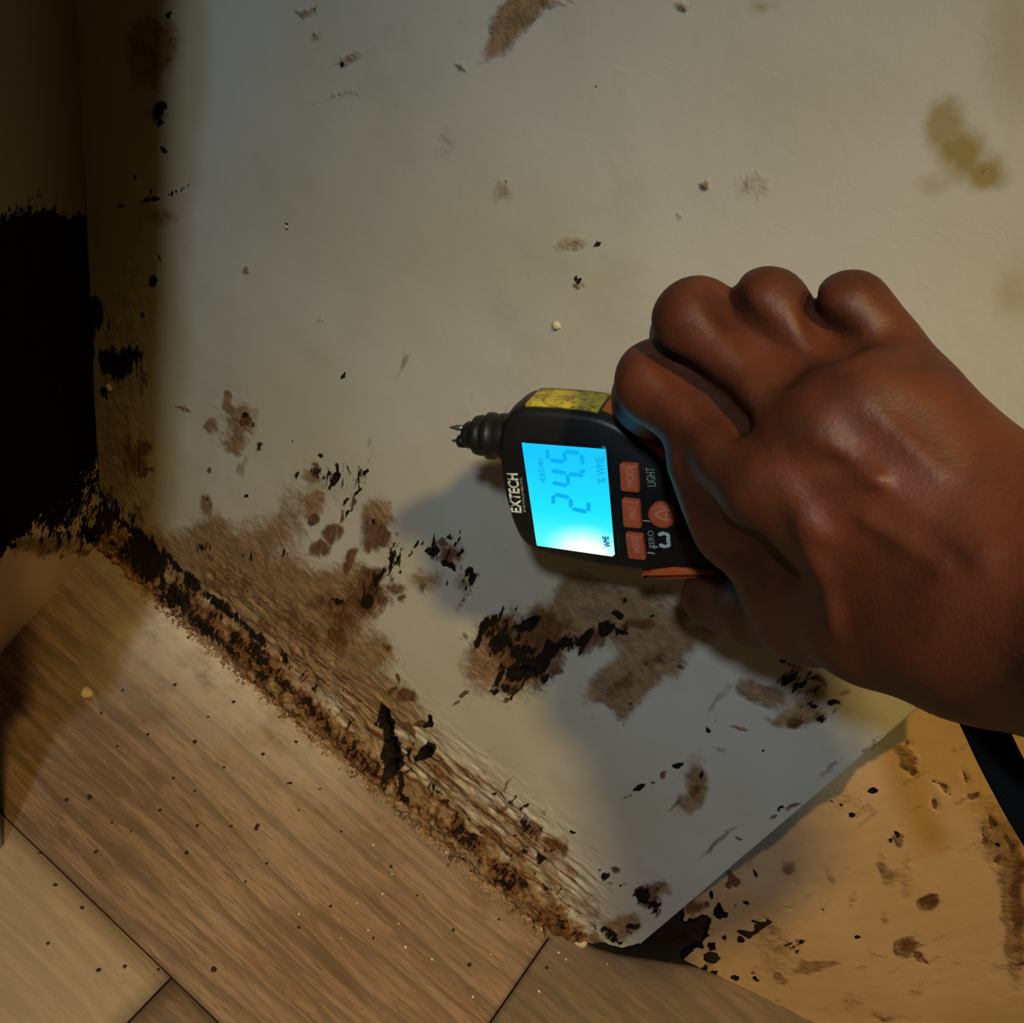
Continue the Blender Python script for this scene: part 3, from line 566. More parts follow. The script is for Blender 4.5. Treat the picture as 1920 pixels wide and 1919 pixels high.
M_pale = simple('pale_plaster', (0.80, 0.68, 0.45), .8, .15, 300, .5, .0004)
M_speck = simple('dark_dirt', (0.045, 0.028, 0.018), .8, .15, 300, .5)
def crumb(name, px, py, rpx, mat, label, cat, group=None, sub=2, surf='floor', sq=.6):
    P = on_floor(px, py) if surf == 'floor' else on_wall(px, py)
    dep = -((P - CAM) @ R3)[2]; r = rpx * dep / F
    bm = bmesh.new(); bmesh.ops.create_icosphere(bm, subdivisions=sub, radius=1)
    ph = random.random() * 9
    for v in bm.verts:
        k = 1 + .18 * math.sin(v.co.x * 3 + ph) * math.cos(v.co.y * 3.3 + ph) + random.uniform(-.08, .08)
        v.co = Vector((v.co.x * r * k, v.co.y * r * k * random.uniform(.93, 1), v.co.z * r * k * sq)) if surf == 'floor' else Vector((v.co.x * r * k, v.co.z * r * k * sq, v.co.y * r * k))
    me = bpy.data.meshes.new(name); bm.to_mesh(me); bm.free()
    o = link(name, me, mat)
    o.location = (P[0], P[1], r * sq * .72) if surf == 'floor' else (P[0], S - r * sq * .6, P[2])
    return tag(o, label, cat, group)
crumb('plaster_crumb', 162, 1302, 12, M_pale, 'round pale yellow plaster crumb alone on the shadowed floor at left', 'crumb')
crumb('plaster_crumb', 1086, 1768, 14, M_pale, 'pale plaster crumb wedged at the floor edge below the lifted wall corner', 'crumb', sq=.9)
crumb('plaster_crumb', 1045, 610, 9, M_pale, 'small pale crumb stuck on the clean wall above the meter', 'crumb', surf='wall')
crumb('plaster_crumb', 207, 726, 8, M_pale, 'small pale crumb stuck on the black mould at left', 'crumb', surf='wall')
crumb('plaster_crumb', 538, 425, 4, M_pale, 'tiny pale chip stuck on the upper left of the wall', 'crumb', surf='wall')
def flock(name, pts, rr, mat, label, cat, group):
    protos = [crumb(name, pts[k][0], pts[k][1], 1.0, mat, label, cat, group, 1) for k in range(3)]
    for i, p in enumerate(pts):
        if i < 3: o = protos[i]
        else:
            o = protos[i % 3].copy(); sc.collection.objects.link(o)
        P = on_floor(p[0], p[1]); dep0 = 1.0
        r = rr * random.uniform(.7, 1.25) * (p[2] if len(p) > 2 else 1)
        o.scale = (r * random.uniform(.8, 1.3), r, r * .8); o.rotation_euler = (0, 0, random.random() * 3)
        o.location = (P[0], P[1], o.scale[2] * .00016)
specks = [(277,1378,1.4),(365,1392,1.2),(555,1392,1.3),(493,1415,1.5),(328,1285,1.2),(438,1317),(190,1338,1.2),(365,1484),(168,1496,1.4),(545,1469),(370,1549,1.2),(433,1550),(483,1549,1.6),(480,1555,1.2),(185,1820,1.3),(401,1819,1.4),(460,1654),(210,1543),(104,1660),(154,1703),(297,1819),(234,1813),(125,1501),(90,1770),(75,1600),(180,1598,1.2),(733,1626),(782,1680),(560,1740),(540,1470),(640,1560),(325,1460),(500,1620),(620,1700),(700,1760),(850,1745),(1000,1740,1.1),(935,1725),(880,1810),(300,1520),(245,1560),(420,1440),(600,1480),(220,1400),(350,1600),(1025,1815),(560,1520),(230,1295),(390,1345)]
flock('dirt_speck', specks, 3.2, M_speck, 'dark dirt speck scattered on the plank floor', 'speck', 'dark specks scattered on the plank floor')
grains = [(700,1585),(717,1677),(670,1694),(747,1733),(760,1777,1.4),(1047,1787,1.2),(1061,1800,1.2),(1139,1808),(1250,1755),(560,1715),(810,1800),(640,1760),(886,1870),(735,1640),(690,1745),(1010,1860),(920,1790)]
M_grain = simple('white_grit', (0.80, 0.76, 0.66), .6, .3, 300, .2)
flock('white_grain', grains, 2.6, M_grain, 'tiny white grain of grit on the plank floor', 'grain', 'white grains of grit on the plank floor')

# ------------------------------------------------------------------ cabinet edge standing at the left
ce = on_floor(12, 1583)
def boxmesh(bm, x0, x1, y0, y1, z0, z1, bev=0.0):
    r = bmesh.ops.create_cube(bm, size=1)
    for v in r['verts']:
        v.co = Vector((x0 + (v.co.x + .5) * (x1 - x0), y0 + (v.co.y + .5) * (y1 - y0), z0 + (v.co.z + .5) * (z1 - z0)))
    if bev:
        bmesh.ops.bevel(bm, geom=list({e for v in r['verts'] for e in v.link_edges}), offset=bev, segments=2, affect='EDGES')
M_cab = simple('grey_green_paint', (0.20, 0.24, 0.20), .5, .3, 40, .4)
cabo = bpy.data.objects.new('cabinet', None); sc.collection.objects.link(cabo)
cabo.location = (ce[0] - .15, ce[1] - .15, 0)
tag(cabo, 'grey-green painted cabinet side just showing at the left frame edge', 'cabinet')
def cab_part(name, *a, mat=M_cab):
    bm = bmesh.new(); boxmesh(bm, *a, bev=.002); me = bpy.data.meshes.new(name); bm.to_mesh(me); bm.free()
    return link(name, me, mat, cabo, False)
cab_part('plinth', -.15, .15, -.13, .15, .0, .22)
cab_part('body', -.16, .168, -.13, .15, .221, .86)  # unseen body overhangs the plinth, shaped to block light from the floor corner
cab_part('unseen_door', -.148, .148, -.15, -.131, .23, .85)
cab_part('worktop', -.17, .178, -.17, .16, .861, .885)

# ------------------------------------------------------------------ moisture meter
# local frame: u towards the probe, v across (towards the yellow label), n out of the display
c2w = lambda v: R3 @ np.asarray(v, float)
cu = np.array([-.997, .075, -.40]); cv = np.array([-.125, .985, 0]); cu /= np.linalg.norm(cu)
# make v orthogonal to u with the projected tilt seen in the photo
cv[2] = -(cu[0] * cv[0] + cu[1] * cv[1]) / cu[2]; cv /= np.linalg.norm(cv)
cn = np.cross(cv, cu)
if cn[2] < 0: cn = -cn
MU, MV, MN = c2w(cu), c2w(cv), c2w(cn)
MC = at_depth(1070, 935, 0.352)
meter = bpy.data.objects.new('moisture_meter', None); sc.collection.objects.link(meter)
# right-handed local axes: x = v, y = u, z = n
hx = MV; hy = MU; hz = MN
if np.dot(np.cross(hx, hy), hz) < 0: raise RuntimeError('meter frame is left-handed')
meter.matrix_world = Matrix([[hx[0], hy[0], hz[0], MC[0]], [hx[1], hy[1], hz[1], MC[1]], [hx[2], hy[2], hz[2], MC[2]], [0, 0, 0, 1]])
tag(meter, 'black and orange handheld pin moisture meter with glowing cyan display held in the hand', 'moisture meter')
def loc(px, py, n=0.0):
    """photo position on the meter plane at height n -> local (x, y)"""
    P = at_plane(float(px), float(py), MC + MN * n, MN)
    d = P - MC; return np.array([d @ MV, d @ MU])
def side(px, py, x):
    """photo position on the meter's side plane at local x -> (y, z)"""
    P = at_plane(float(px), float(py), MC + MV * x, MV); d = P - MC; return np.array([d @ MU, d @ MN])

def resample(poly, n, closed=True):
    P = np.asarray(poly, float)
    if closed: P = np.vstack([P, P[:1]])
    d = np.concatenate([[0], np.cumsum(np.hypot(*np.diff(P, axis=0).T))])
    t = np.linspace(0, d[-1], n, endpoint=not closed)
    return np.stack([np.interp(t, d, P[:, 0]), np.interp(t, d, P[:, 1])], -1)
def smooth_closed(P, it):
    for _ in range(it): P = .5 * P + .25 * (np.roll(P, 1, 0) + np.roll(P, -1, 0))
    return P
def inset(P, d):
    t = np.roll(P, -1, 0) - np.roll(P, 1, 0); t /= np.linalg.norm(t, axis=1)[:, None] + 1e-12
    n = np.stack([-t[:, 1], t[:, 0]], -1)
    area = 0.5 * np.sum(P[:, 0] * np.roll(P[:, 1], -1) - np.roll(P[:, 0], -1) * P[:, 1])
    return P + n * d * (1 if area > 0 else -1)
def loft(name, P, layers, mat, parent, cap=True):
    """layers: (inset, z) list"""
    n = len(P); V = []; Fc = []
    for d, z in layers:
        Q = smooth_closed(inset(P, d), 2 if d > 0 else 0)
        V += [(a, b, z) for a, b in Q]
    me = bpy.data.meshes.new(name)
    for k in range(len(layers) - 1):
        for i in range(n):
            j = (i + 1) % n
            Fc.append((k * n + i, k * n + j, (k + 1) * n + j, (k + 1) * n + i))
    if cap:
        Fc.append(tuple(range(n - 1, -1, -1))); Fc.append(tuple((len(layers) - 1) * n + i for i in range(n)))
    me.from_pydata(V, [], Fc); me.update()
    bm = bmesh.new(); bm.from_mesh(me); bmesh.ops.recalc_face_normals(bm, faces=bm.faces); bm.to_mesh(me); bm.free()
    o = link(name, me, mat, parent)
    try: me.set_sharp_from_angle(angle=math.radians(40))
    except Exception: pass
    return o
TH = .024
outline_px = [(934, 803), (942, 785), (960, 770), (985, 765), (1060, 770), (1120, 778), (1160, 795), (1205, 830), (1250, 872), (1300, 905)]
low_px = [(1390, 1072), (1340, 1078), (1290, 1078), (1235, 1080), (1180, 1076), (1100, 1064), (1030, 1048), (1000, 1038), (974, 1021), (955, 980), (941, 930), (932, 870), (930, 822)]
top_l = [loc(*p) for p in outline_px]; low_l = [loc(*p) for p in low_px]
# handle: continues away from the probe, under the hand
yh = top_l[-1][1]; xm = .5 * (top_l[-1][0] + low_l[0][0])
xh = xm + .002; hend = yh - .055
hw = .5 * abs(top_l[-1][0] - low_l[0][0])
handle = [np.array([xh + .017, yh - .018]), np.array([xh + .0165, hend + .006]), np.array([xh + .010, hend]), np.array([xh - .010, hend]), np.array([xh - .0165, hend + .006]), np.array([xh - .018, yh - .02])]
poly = top_l + handle + low_l
PO = smooth_closed(resample(poly, 260), 6)
M_blk = simple('black_rubberised_plastic', (0.010, 0.011, 0.011), .42, .45, 500, .3, .0001)
M_org = simple('orange_rubber', (0.62, 0.115, 0.02), .5, .35, 400, .25, .0002)
M_btn = simple('orange_button', (0.66, 0.135, 0.05), .5, .35, 400, .25, .0002)
M_wht = simple('white_print', (0.62, 0.66, 0.62), .6, .2, 200, .2)
M_gry = simple('grey_print', (0.30, 0.36, 0.31), .6, .2, 200, .2)
loft('body', PO, [(.006, -TH), (.002, -TH + .002), (0, -TH + .006), (-.0004, -.010), (0, -.004), (.0012, -.001), (.003, .0)], M_blk, meter)
def prism(name, pts, z0, z1, mat, parent, n=60, sm=2, rnd=.0005):
    Q = smooth_closed(resample(pts, n), sm)
    return loft(name, Q, [(0, z0), (0, z1 - rnd), (rnd * .5, z1 - rnd * .3), (rnd * 1.3, z1)], mat, parent)
# display
scr = [loc(980, 829), loc(1137, 841), loc(1154, 1042), loc(1008, 1021)]
bez = [np.array(p) for p in scr]; cc = sum(bez) / 4
bz = prism('display_bezel', [cc + (p - cc) * 1.045 for p in bez], -.001, .0006, simple('display_bezel_black', (0.006, 0.007, 0.010), .25, .5), meter, 80, 1)
def display_mat():
    t = NT('backlit_display'); o = t.obj()
    x0, x1 = min(p[0] for p in scr), max(p[0] for p in scr)
    sx = t.node('ShaderNodeSeparateXYZ'); t.put(sx.inputs[0], o)
    f = t.math('DIVIDE', t.math('SUBTRACT', sx.outputs[0], x0), (x1 - x0))       # 0 at the lamp end
    c = t.mix(t.ramp(f, .25, .95), (0.015, 0.84, 1.0), (0.012, 0.60, 1.0))
    c = t.mix(t.ramp(f, .42, .05), c, (0.10, 0.97, 1.0))
    hx_ = loc(1100, 1040); v = t.node('ShaderNodeVectorMath', operation='DISTANCE')
    t.put(v.inputs[0], t.mapping(o, (1, .75, 1))); v.inputs[1].default_value = (hx_[0], hx_[1] * .75, 0)
    hot = t.ramp(v.outputs['Value'], .014, .001)
    c = t.mix(hot, c, (0.9, 1.0, 1.0))
    e = t.node('ShaderNodeEmission'); t.put(e.inputs[0], c); t.put(e.inputs[1], t.math('ADD', 1.0, t.math('MULTIPLY', hot, 0.6)))
    t.t.links.new(e.outputs[0], t.out.inputs[0]); return t.m
M_disp = display_mat()
disp = prism('display', scr, .0002, .0011, M_disp, meter, 80, 0, .0001)
def seg_mat(name, c, s):
    t = NT(name); e = t.node('ShaderNodeEmission'); t.put(e.inputs[0], c); e.inputs[1].default_value = s
    t.t.links.new(e.outputs[0], t.out.inputs[0]); return t.m
M_seg = seg_mat('liquid_crystal_segment', (0.004, 0.43, 0.93), 1.0)
M_seg2 = seg_mat('liquid_crystal_fine_segment', (0.006, 0.42, 0.80), 1.0)
def bars(name, lines, w, z, mat, parent):
    """flat bars in meter-local plane; lines: ((x,y),(x,y))"""
    V = []; Fc = []
    for a, b in lines:
        a = np.array(a); b = np.array(b); d = b - a; L = np.linalg.norm(d); d /= L; nrm = np.array([-d[1], d[0]]) * w / 2
        pts = [a + nrm * .3, a + d * w * .4 + nrm, b - d * w * .4 + nrm, b + nrm * .3, b - nrm * .3, b - d * w * .4 - nrm, a + d * w * .4 - nrm, a - nrm * .3]
        k = len(V); V += [(p[0], p[1], z) for p in pts] + [(p[0], p[1], z - .0003) for p in pts]
        Fc.append(tuple(range(k + 7, k - 1, -1)))
        Fc += [(k + i, k + (i + 1) % 8, k + 8 + (i + 1) % 8, k + 8 + i) for i in range(8)]
    me = bpy.data.meshes.new(name); me.from_pydata(V, [], Fc); me.update()
    bm = bmesh.new(); bm.from_mesh(me); bmesh.ops.recalc_face_normals(bm, faces=bm.faces); bm.to_mesh(me); bm.free()
    return link(name, me, mat, parent, False)
SEGS = {'2': 'abged', '4': 'fgbc', '5': 'afgcd'}
def digit(ch, TL, TR, BL, BR):
    TL, TR, BL, BR = [loc(*p, .0011) for p in (TL, TR, BL, BR)]
    ML, MR = (TL + BL) / 2, (TR + BR) / 2
    s = {'a': (TL, TR), 'b': (TR, MR), 'c': (MR, BR), 'd': (BL, BR), 'e': (ML, BL), 'f': (TL, ML), 'g': (ML, MR)}
    L = []
    for q in SEGS[ch]:
        a, b = s[q]; d = (b - a); L.append((a + d * .09, b - d * .09))
    return L
# text reads upwards in the photo: its right is the photo's up, its top the photo's left
bars('digit', digit('2', (1038, 946), (1038, 926), (1104, 960), (1104, 940)), .0014, .0016, M_seg, disp)
bars('digit', digit('4', (1034, 904), (1032, 882), (1100, 917), (1097, 892)), .0014, .0016, M_seg, disp)
bars('digit', digit('5', (1028, 861), (1026, 840), (1094, 872), (1090, 850)), .0014, .0016, M_seg, disp)
bars('decimal_point', [(loc(1088, 883, .0011), loc(1098, 884, .0011))], .0014, .0016, M_seg, disp)

def text(name, s, p_base, p_end, height_px_pt, mat, parent, z, depth=.0002, bold=0.0):
    """s is written from photo point p_base to p_end (baseline); height towards height_px_pt"""
    cu_ = bpy.data.curves.new('t', 'FONT'); cu_.body = s; cu_.size = 1; cu_.extrude = .0; cu_.offset = bold
    to = bpy.data.objects.new('t', cu_); sc.collection.objects.link(to)
    bpy.context.view_layer.update()
    dg = bpy.context.evaluated_depsgraph_get(); me = bpy.data.meshes.new_from_object(to.evaluated_get(dg))
    bpy.data.objects.remove(to); bpy.data.curves.remove(cu_)
    V = np.array([v.co[:] for v in me.vertices]); lo = V.min(0); hi = V.max(0)
    a = loc(*p_base, z); b = loc(*p_end, z); h = loc(*height_px_pt, z)
    ex = (b - a); ey = (h - a)
    for v in me.vertices:
        s_ = (v.co.x - lo[0]) / (hi[0] - lo[0]); t_ = (v.co.y - lo[1]) / (hi[1] - lo[1])
        q = a + ex * s_ + ey * t_
        v.co = Vector((q[0], q[1], z))
    bm = bmesh.new(); bm.from_mesh(me)
    r = bmesh.ops.extrude_face_region(bm, geom=bm.faces[:])
    for e in r['geom']:
        if isinstance(e, bmesh.types.BMVert): e.co.z += depth
    bmesh.ops.recalc_face_normals(bm, faces=bm.faces); bm.to_mesh(me); bm.free(); me.name = name
    return link(name, me, mat, parent, False)
text('brand_lettering', 'EXTECH', (979, 962), (971, 888), (958, 961), M_wht, meter, .0001, bold=.03)
text('brand_lettering', 'INSTRUMENTS', (986, 960), (979, 896), (982, 960), M_gry, meter, .0001)
text('unit_symbol', 'WME', (1146, 1026), (1141, 1006), (1134, 1025), seg_mat('fine_print_segment', (0.003, 0.10, 0.22), 1.0), disp, .0011, .0003)
text('unit_symbol', '% WME', (1136, 906), (1132, 856), (1120, 906), M_seg2, disp, .0011, .0003)
text('status_symbol', 'HOLD MIN', (1024, 905), (1018, 860), (1014, 904), M_seg2, disp, .0011, .0003)
# buttons
def button(pts, z1=.0024):
    return prism('button', [loc(*p) for p in pts], -.0005, z1, M_btn, meter, 90, 3, .0005)
b1 = button([(1164, 866), (1198, 868), (1201, 920), (1167, 917)])
b2 = button([(1168, 932), (1201, 936), (1205, 987), (1172, 984)])
b3 = button([(1175, 996), (1207, 1000), (1213, 1046), (1181, 1043)])
cx_, r_ = loc(1243, 964), None
rr_ = .0048
b4 = prism('power_button', [cx_ + rr_ * np.array([math.cos(a), math.sin(a)]) for a in np.linspace(0, 2 * math.pi, 40, endpoint=False)], -.0005, .0026, M_btn, meter, 60, 1, .0012)
M_bt = simple('pale_button_print', (0.74, 0.36, 0.22), .6, .2)
text('button_lettering', 'MODE', (1190, 913), (1187, 873), (1176, 913), M_bt, b1, .00255)
text('button_lettering', 'MAX', (1193, 974), (1191, 952), (1181, 973), M_bt, b2, .00255)
text('button_lettering', 'HOLD', (1200, 1036), (1196, 1008), (1188, 1036), M_bt, b3, .00255)
text('panel_lettering', 'LIGHT', (1230, 912), (1227, 877), (1214, 912), M_gry, meter, .0001)
text('panel_lettering', 'ZERO', (1229, 1030), (1225, 995), (1218, 1030), M_gry, meter, .0001)
bars('button_mark', [(loc(*a, .0026), loc(*b, .0026)) for a, b in (((1228, 964), (1242, 957)), ((1242, 957), (1256, 957)), ((1228, 965), (1241, 974)), ((1241, 974), (1256, 975)), ((1250, 962), (1250, 971)))], .0005, .0029, M_bt, b4)
# pale pictogram beside the round button
lk = lambda pts: [(loc(*pts[i], 0), loc(*pts[i + 1], 0)) for i in range(len(pts) - 1)]
bars('pictogram', lk([(1234, 1003), (1247, 999), (1256, 1007), (1250, 1013), (1257, 1019), (1249, 1026), (1236, 1021)]), .0013, .0003, M_wht, meter)
bars('bracket_mark', lk([(1206, 976), (1222, 978)]) , .0003, .0003, M_wht, meter)
bars('bracket_mark', lk([(1214, 1036), (1228, 1038)]), .0003, .0003, M_wht, meter)
bars('bracket_mark', lk([(1219, 1024), (1234, 1026)]), .0003, .0003, M_wht, meter)
# orange grips and the yellow label are set on the sides of the body
def band_on_side(name, pxs, mat, parent, off, zoff=None):
    """ribbon patch on the outline wall between two photo curves (y range) ; pts = (y_local, z) corner list"""
    pass
def side_patch(name, sgn, y0, y1, zfun0, zfun1, mat, off=.0006, nseg=40, drop=0.0):
    """patch following the body's outline on the +x (label) or -x side"""
    ys = np.linspace(y0, y1, nseg); V = []; Fc = []
    sel = PO[PO[:, 0] * 1 > xm] if sgn > 0 else PO[PO[:, 0] < xm]
    sel = sel[np.argsort(sel[:, 1])]
    for y in ys:
        x = np.interp(y, sel[:, 1], sel[:, 0]) + sgn * off
        a, b = zfun0(y), zfun1(y)
        for k in range(7):
            V.append((x + sgn * (0.0003 * math.sin(math.pi * k / 6)), y, a + (b - a) * k / 6))
    Fc = grid_faces(nseg, 7).tolist(); m = len(V)
    V += [(v[0] - sgn * .0012, v[1], v[2]) for v in V]
    Fc += [[q + m for q in f[::-1]] for f in Fc]
    rim = [i * 7 for i in range(nseg)] + [(nseg - 1) * 7 + k for k in range(1, 7)] + [i * 7 + 6 for i in range(nseg - 2, -1, -1)] + [k for k in range(5, 0, -1)]
    for i in range(len(rim)):
        a, b = rim[i], rim[(i + 1) % len(rim)]; Fc.append([a, b, b + m, a + m])
    me = bpy.data.meshes.new(name); me.from_pydata(V, [], Fc); me.update()
    bm = bmesh.new(); bm.from_mesh(me); bmesh.ops.recalc_face_normals(bm, faces=bm.faces); bm.to_mesh(me); bm.free()
    return link(name, me, mat, meter)
tl = NT('yellow_warning_label'); _o = tl.obj()
_n = tl.noise(tl.mapping(_o, (1, 1, 1)), 260, 3, .6, .6); _v = tl.node('ShaderNodeTexVoronoi'); tl.put(_v.inputs[0], _o); _v.inputs['Scale'].default_value = 330
_c = tl.mix(tl.ramp(_n, .45, .6), (0.55, 0.46, 0.05), (0.27, 0.21, 0.04)); _c = tl.mix(tl.ramp(_v.outputs[0], .32, .2, 0, .4), _c, (0.10, 0.08, 0.02))
M_yel = tl.bsdf(_c, .45, None, spec=.4)
yl0 = loc(975, 770)[1]; yl1 = loc(1122, 778)[1]; yo1 = loc(1185, 815)[1]
side_patch('warning_label', 1, yl1 + .001, yl0 - .001, lambda y: -.0025, lambda y: -TH + .0065, M_yel)
side_patch('side_grip', 1, yo1 - .010, yl1, lambda y: -.0015 - .003 * sstep(yl1 - .010, yl1, y), lambda y: -TH + .006, M_org)
yb0 = loc(1200, 1080)[1]; yb1 = loc(1350, 1080)[1]
# lower grip wraps onto the face as a shallow arc
grip = [loc(1200, 1080), loc(1225, 1069), loc(1262, 1063), loc(1300, 1066), loc(1345, 1077), loc(1300, 1084), loc(1250, 1085)]
prism('side_grip', grip, -.010, .0012, M_org, meter, 60, 1, .0008)
# probe: ribbed rubber nose and two metal pins along u
def lathe(name, prof, x0, z0, mat, parent, n=40, axis='y'):
    V = []; Fc = []
    for (y, r) in prof:
        for i in range(n):
            a = 2 * math.pi * i / n; V.append((x0 + r * math.cos(a), y, z0 + r * math.sin(a)))
    for k in range(len(prof) - 1):
        for i in range(n):
            j = (i + 1) % n; Fc.append((k * n + i, k * n + j, (k + 1) * n + j, (k + 1) * n + i))
    Fc.append(tuple(range(n))); Fc.append(tuple((len(prof) - 1) * n + i for i in range(n - 1, -1, -1)))
    me = bpy.data.meshes.new(name); me.from_pydata(V, [], Fc); me.update()
    bm = bmesh.new(); bm.from_mesh(me); bmesh.ops.recalc_face_normals(bm, faces=bm.faces); bm.to_mesh(me); bm.free()
    return link(name, me, mat, parent)
zn = -.011
pn = lambda px, py: loc(px, py, zn)
ya, yb_ = pn(940, 818)[1], pn(872, 808)[1]; xp = pn(908, 817)[0]
Lp = yb_ - ya
prof = [(ya - .008, .0085), (ya, .0082), (ya + Lp * .10, .0076), (ya + Lp * .18, .0084), (ya + Lp * .32, .0085), (ya + Lp * .40, .0070), (ya + Lp * .46, .0067), (ya + Lp * .52, .0074), (ya + Lp * .68, .0070), (ya + Lp * .76, .0052), (ya + Lp * .84, .0049), (ya + Lp * .9, .0050), (ya + Lp * 1.0, .0042), (ya + Lp * 1.05, .0030)]
pr = lathe('probe_nose', prof, xp, zn, M_blk, meter)
M_met = simple('dull_metal', (0.45, 0.42, 0.38), .3, .5, 200, .2, Metallic=.9)
for sx_ in (-.0026, .0026):
    lathe('pin', [(yb_ - .001, .0011), (yb_ + .0032, .0011), (yb_ + .0038, .0008), (yb_ + .0050, .0006), (yb_ + .0060, .0002)], xp + sx_, zn, M_met, pr, 14)
lathe('pin_sleeve', [(yb_ + .0005, .0024), (yb_ + .0028, .0024), (yb_ + .0034, .0018)], xp - .0026, zn, M_blk, pr, 20)

# ------------------------------------------------------------------ hand (one continuous surface)
# points: photo x, y, distance along the view axis, radius; evaluated as rounded cones with smooth union
def cpt(px, py, dep): return np.array([(px - 960) / F * dep, (959.5 - py) / F * dep, -dep])
def sd_cone(P, a, b, ra, rb):
    pa = P - a; ba = b - a; h = np.clip((pa @ ba) / (ba @ ba), 0, 1)
    return np.linalg.norm(pa - h[..., None] * ba, axis=-1) - (ra + (rb - ra) * h)
def smin(a, b, k):
    h = np.clip(.5 + .5 * (b - a) / k, 0, 1); return b + (a - b) * h - k * h * (1 - h)
def chain(P, pts, k=.004):
    d = None
    for (p, q) in zip(pts[:-1], pts[1:]):
        e = sd_cone(P, cpt(*p[:3]), cpt(*q[:3]), p[3], q[3]); d = e if d is None else smin(d, e, k)
    return d
IDX = [(1452, 905, .262, .0130), (1395, 850, .270, .0118), (1310, 770, .283, .0112), (1240, 716, .291, .0119), (1218, 745, .318, .0105), (1235, 800, .345, .0092), (1275, 850, .352, .0085)]
MID = [(1545, 815, .252, .0130), (1470, 748, .262, .0110), (1385, 668, .271, .0102), (1308, 606, .277, .0112), (1290, 630, .305, .0100), (1310, 700, .330, .0090), (1350, 770, .338, .0085)]
RNG = [(1625, 755, .248, .0122), (1572, 700, .258, .0094), (1508, 635, .264, .0088), (1438, 584, .268, .0101), (1425, 606, .292, .0092), (1450, 670, .312, .0085), (1480, 740, .322, .0080)]
PNK = [(1722, 765, .248, .0105), (1694, 708, .252, .0086), (1652, 645, .256, .0080), (1594, 585, .258, .0090), (1578, 606, .278, .0082), (1590, 660, .295, .0076), (1610, 720, .305, .0070)]
WR = (1905, 1075, .235)
THB = [(1800, 1165, .243, .0170), (1640, 1165, .262, .0150), (1520, 1155, .290, .0125), (1425, 1142, .322, .0108), (1358, 1126, .348, .0092), (1324, 1118, .354, .0086)]
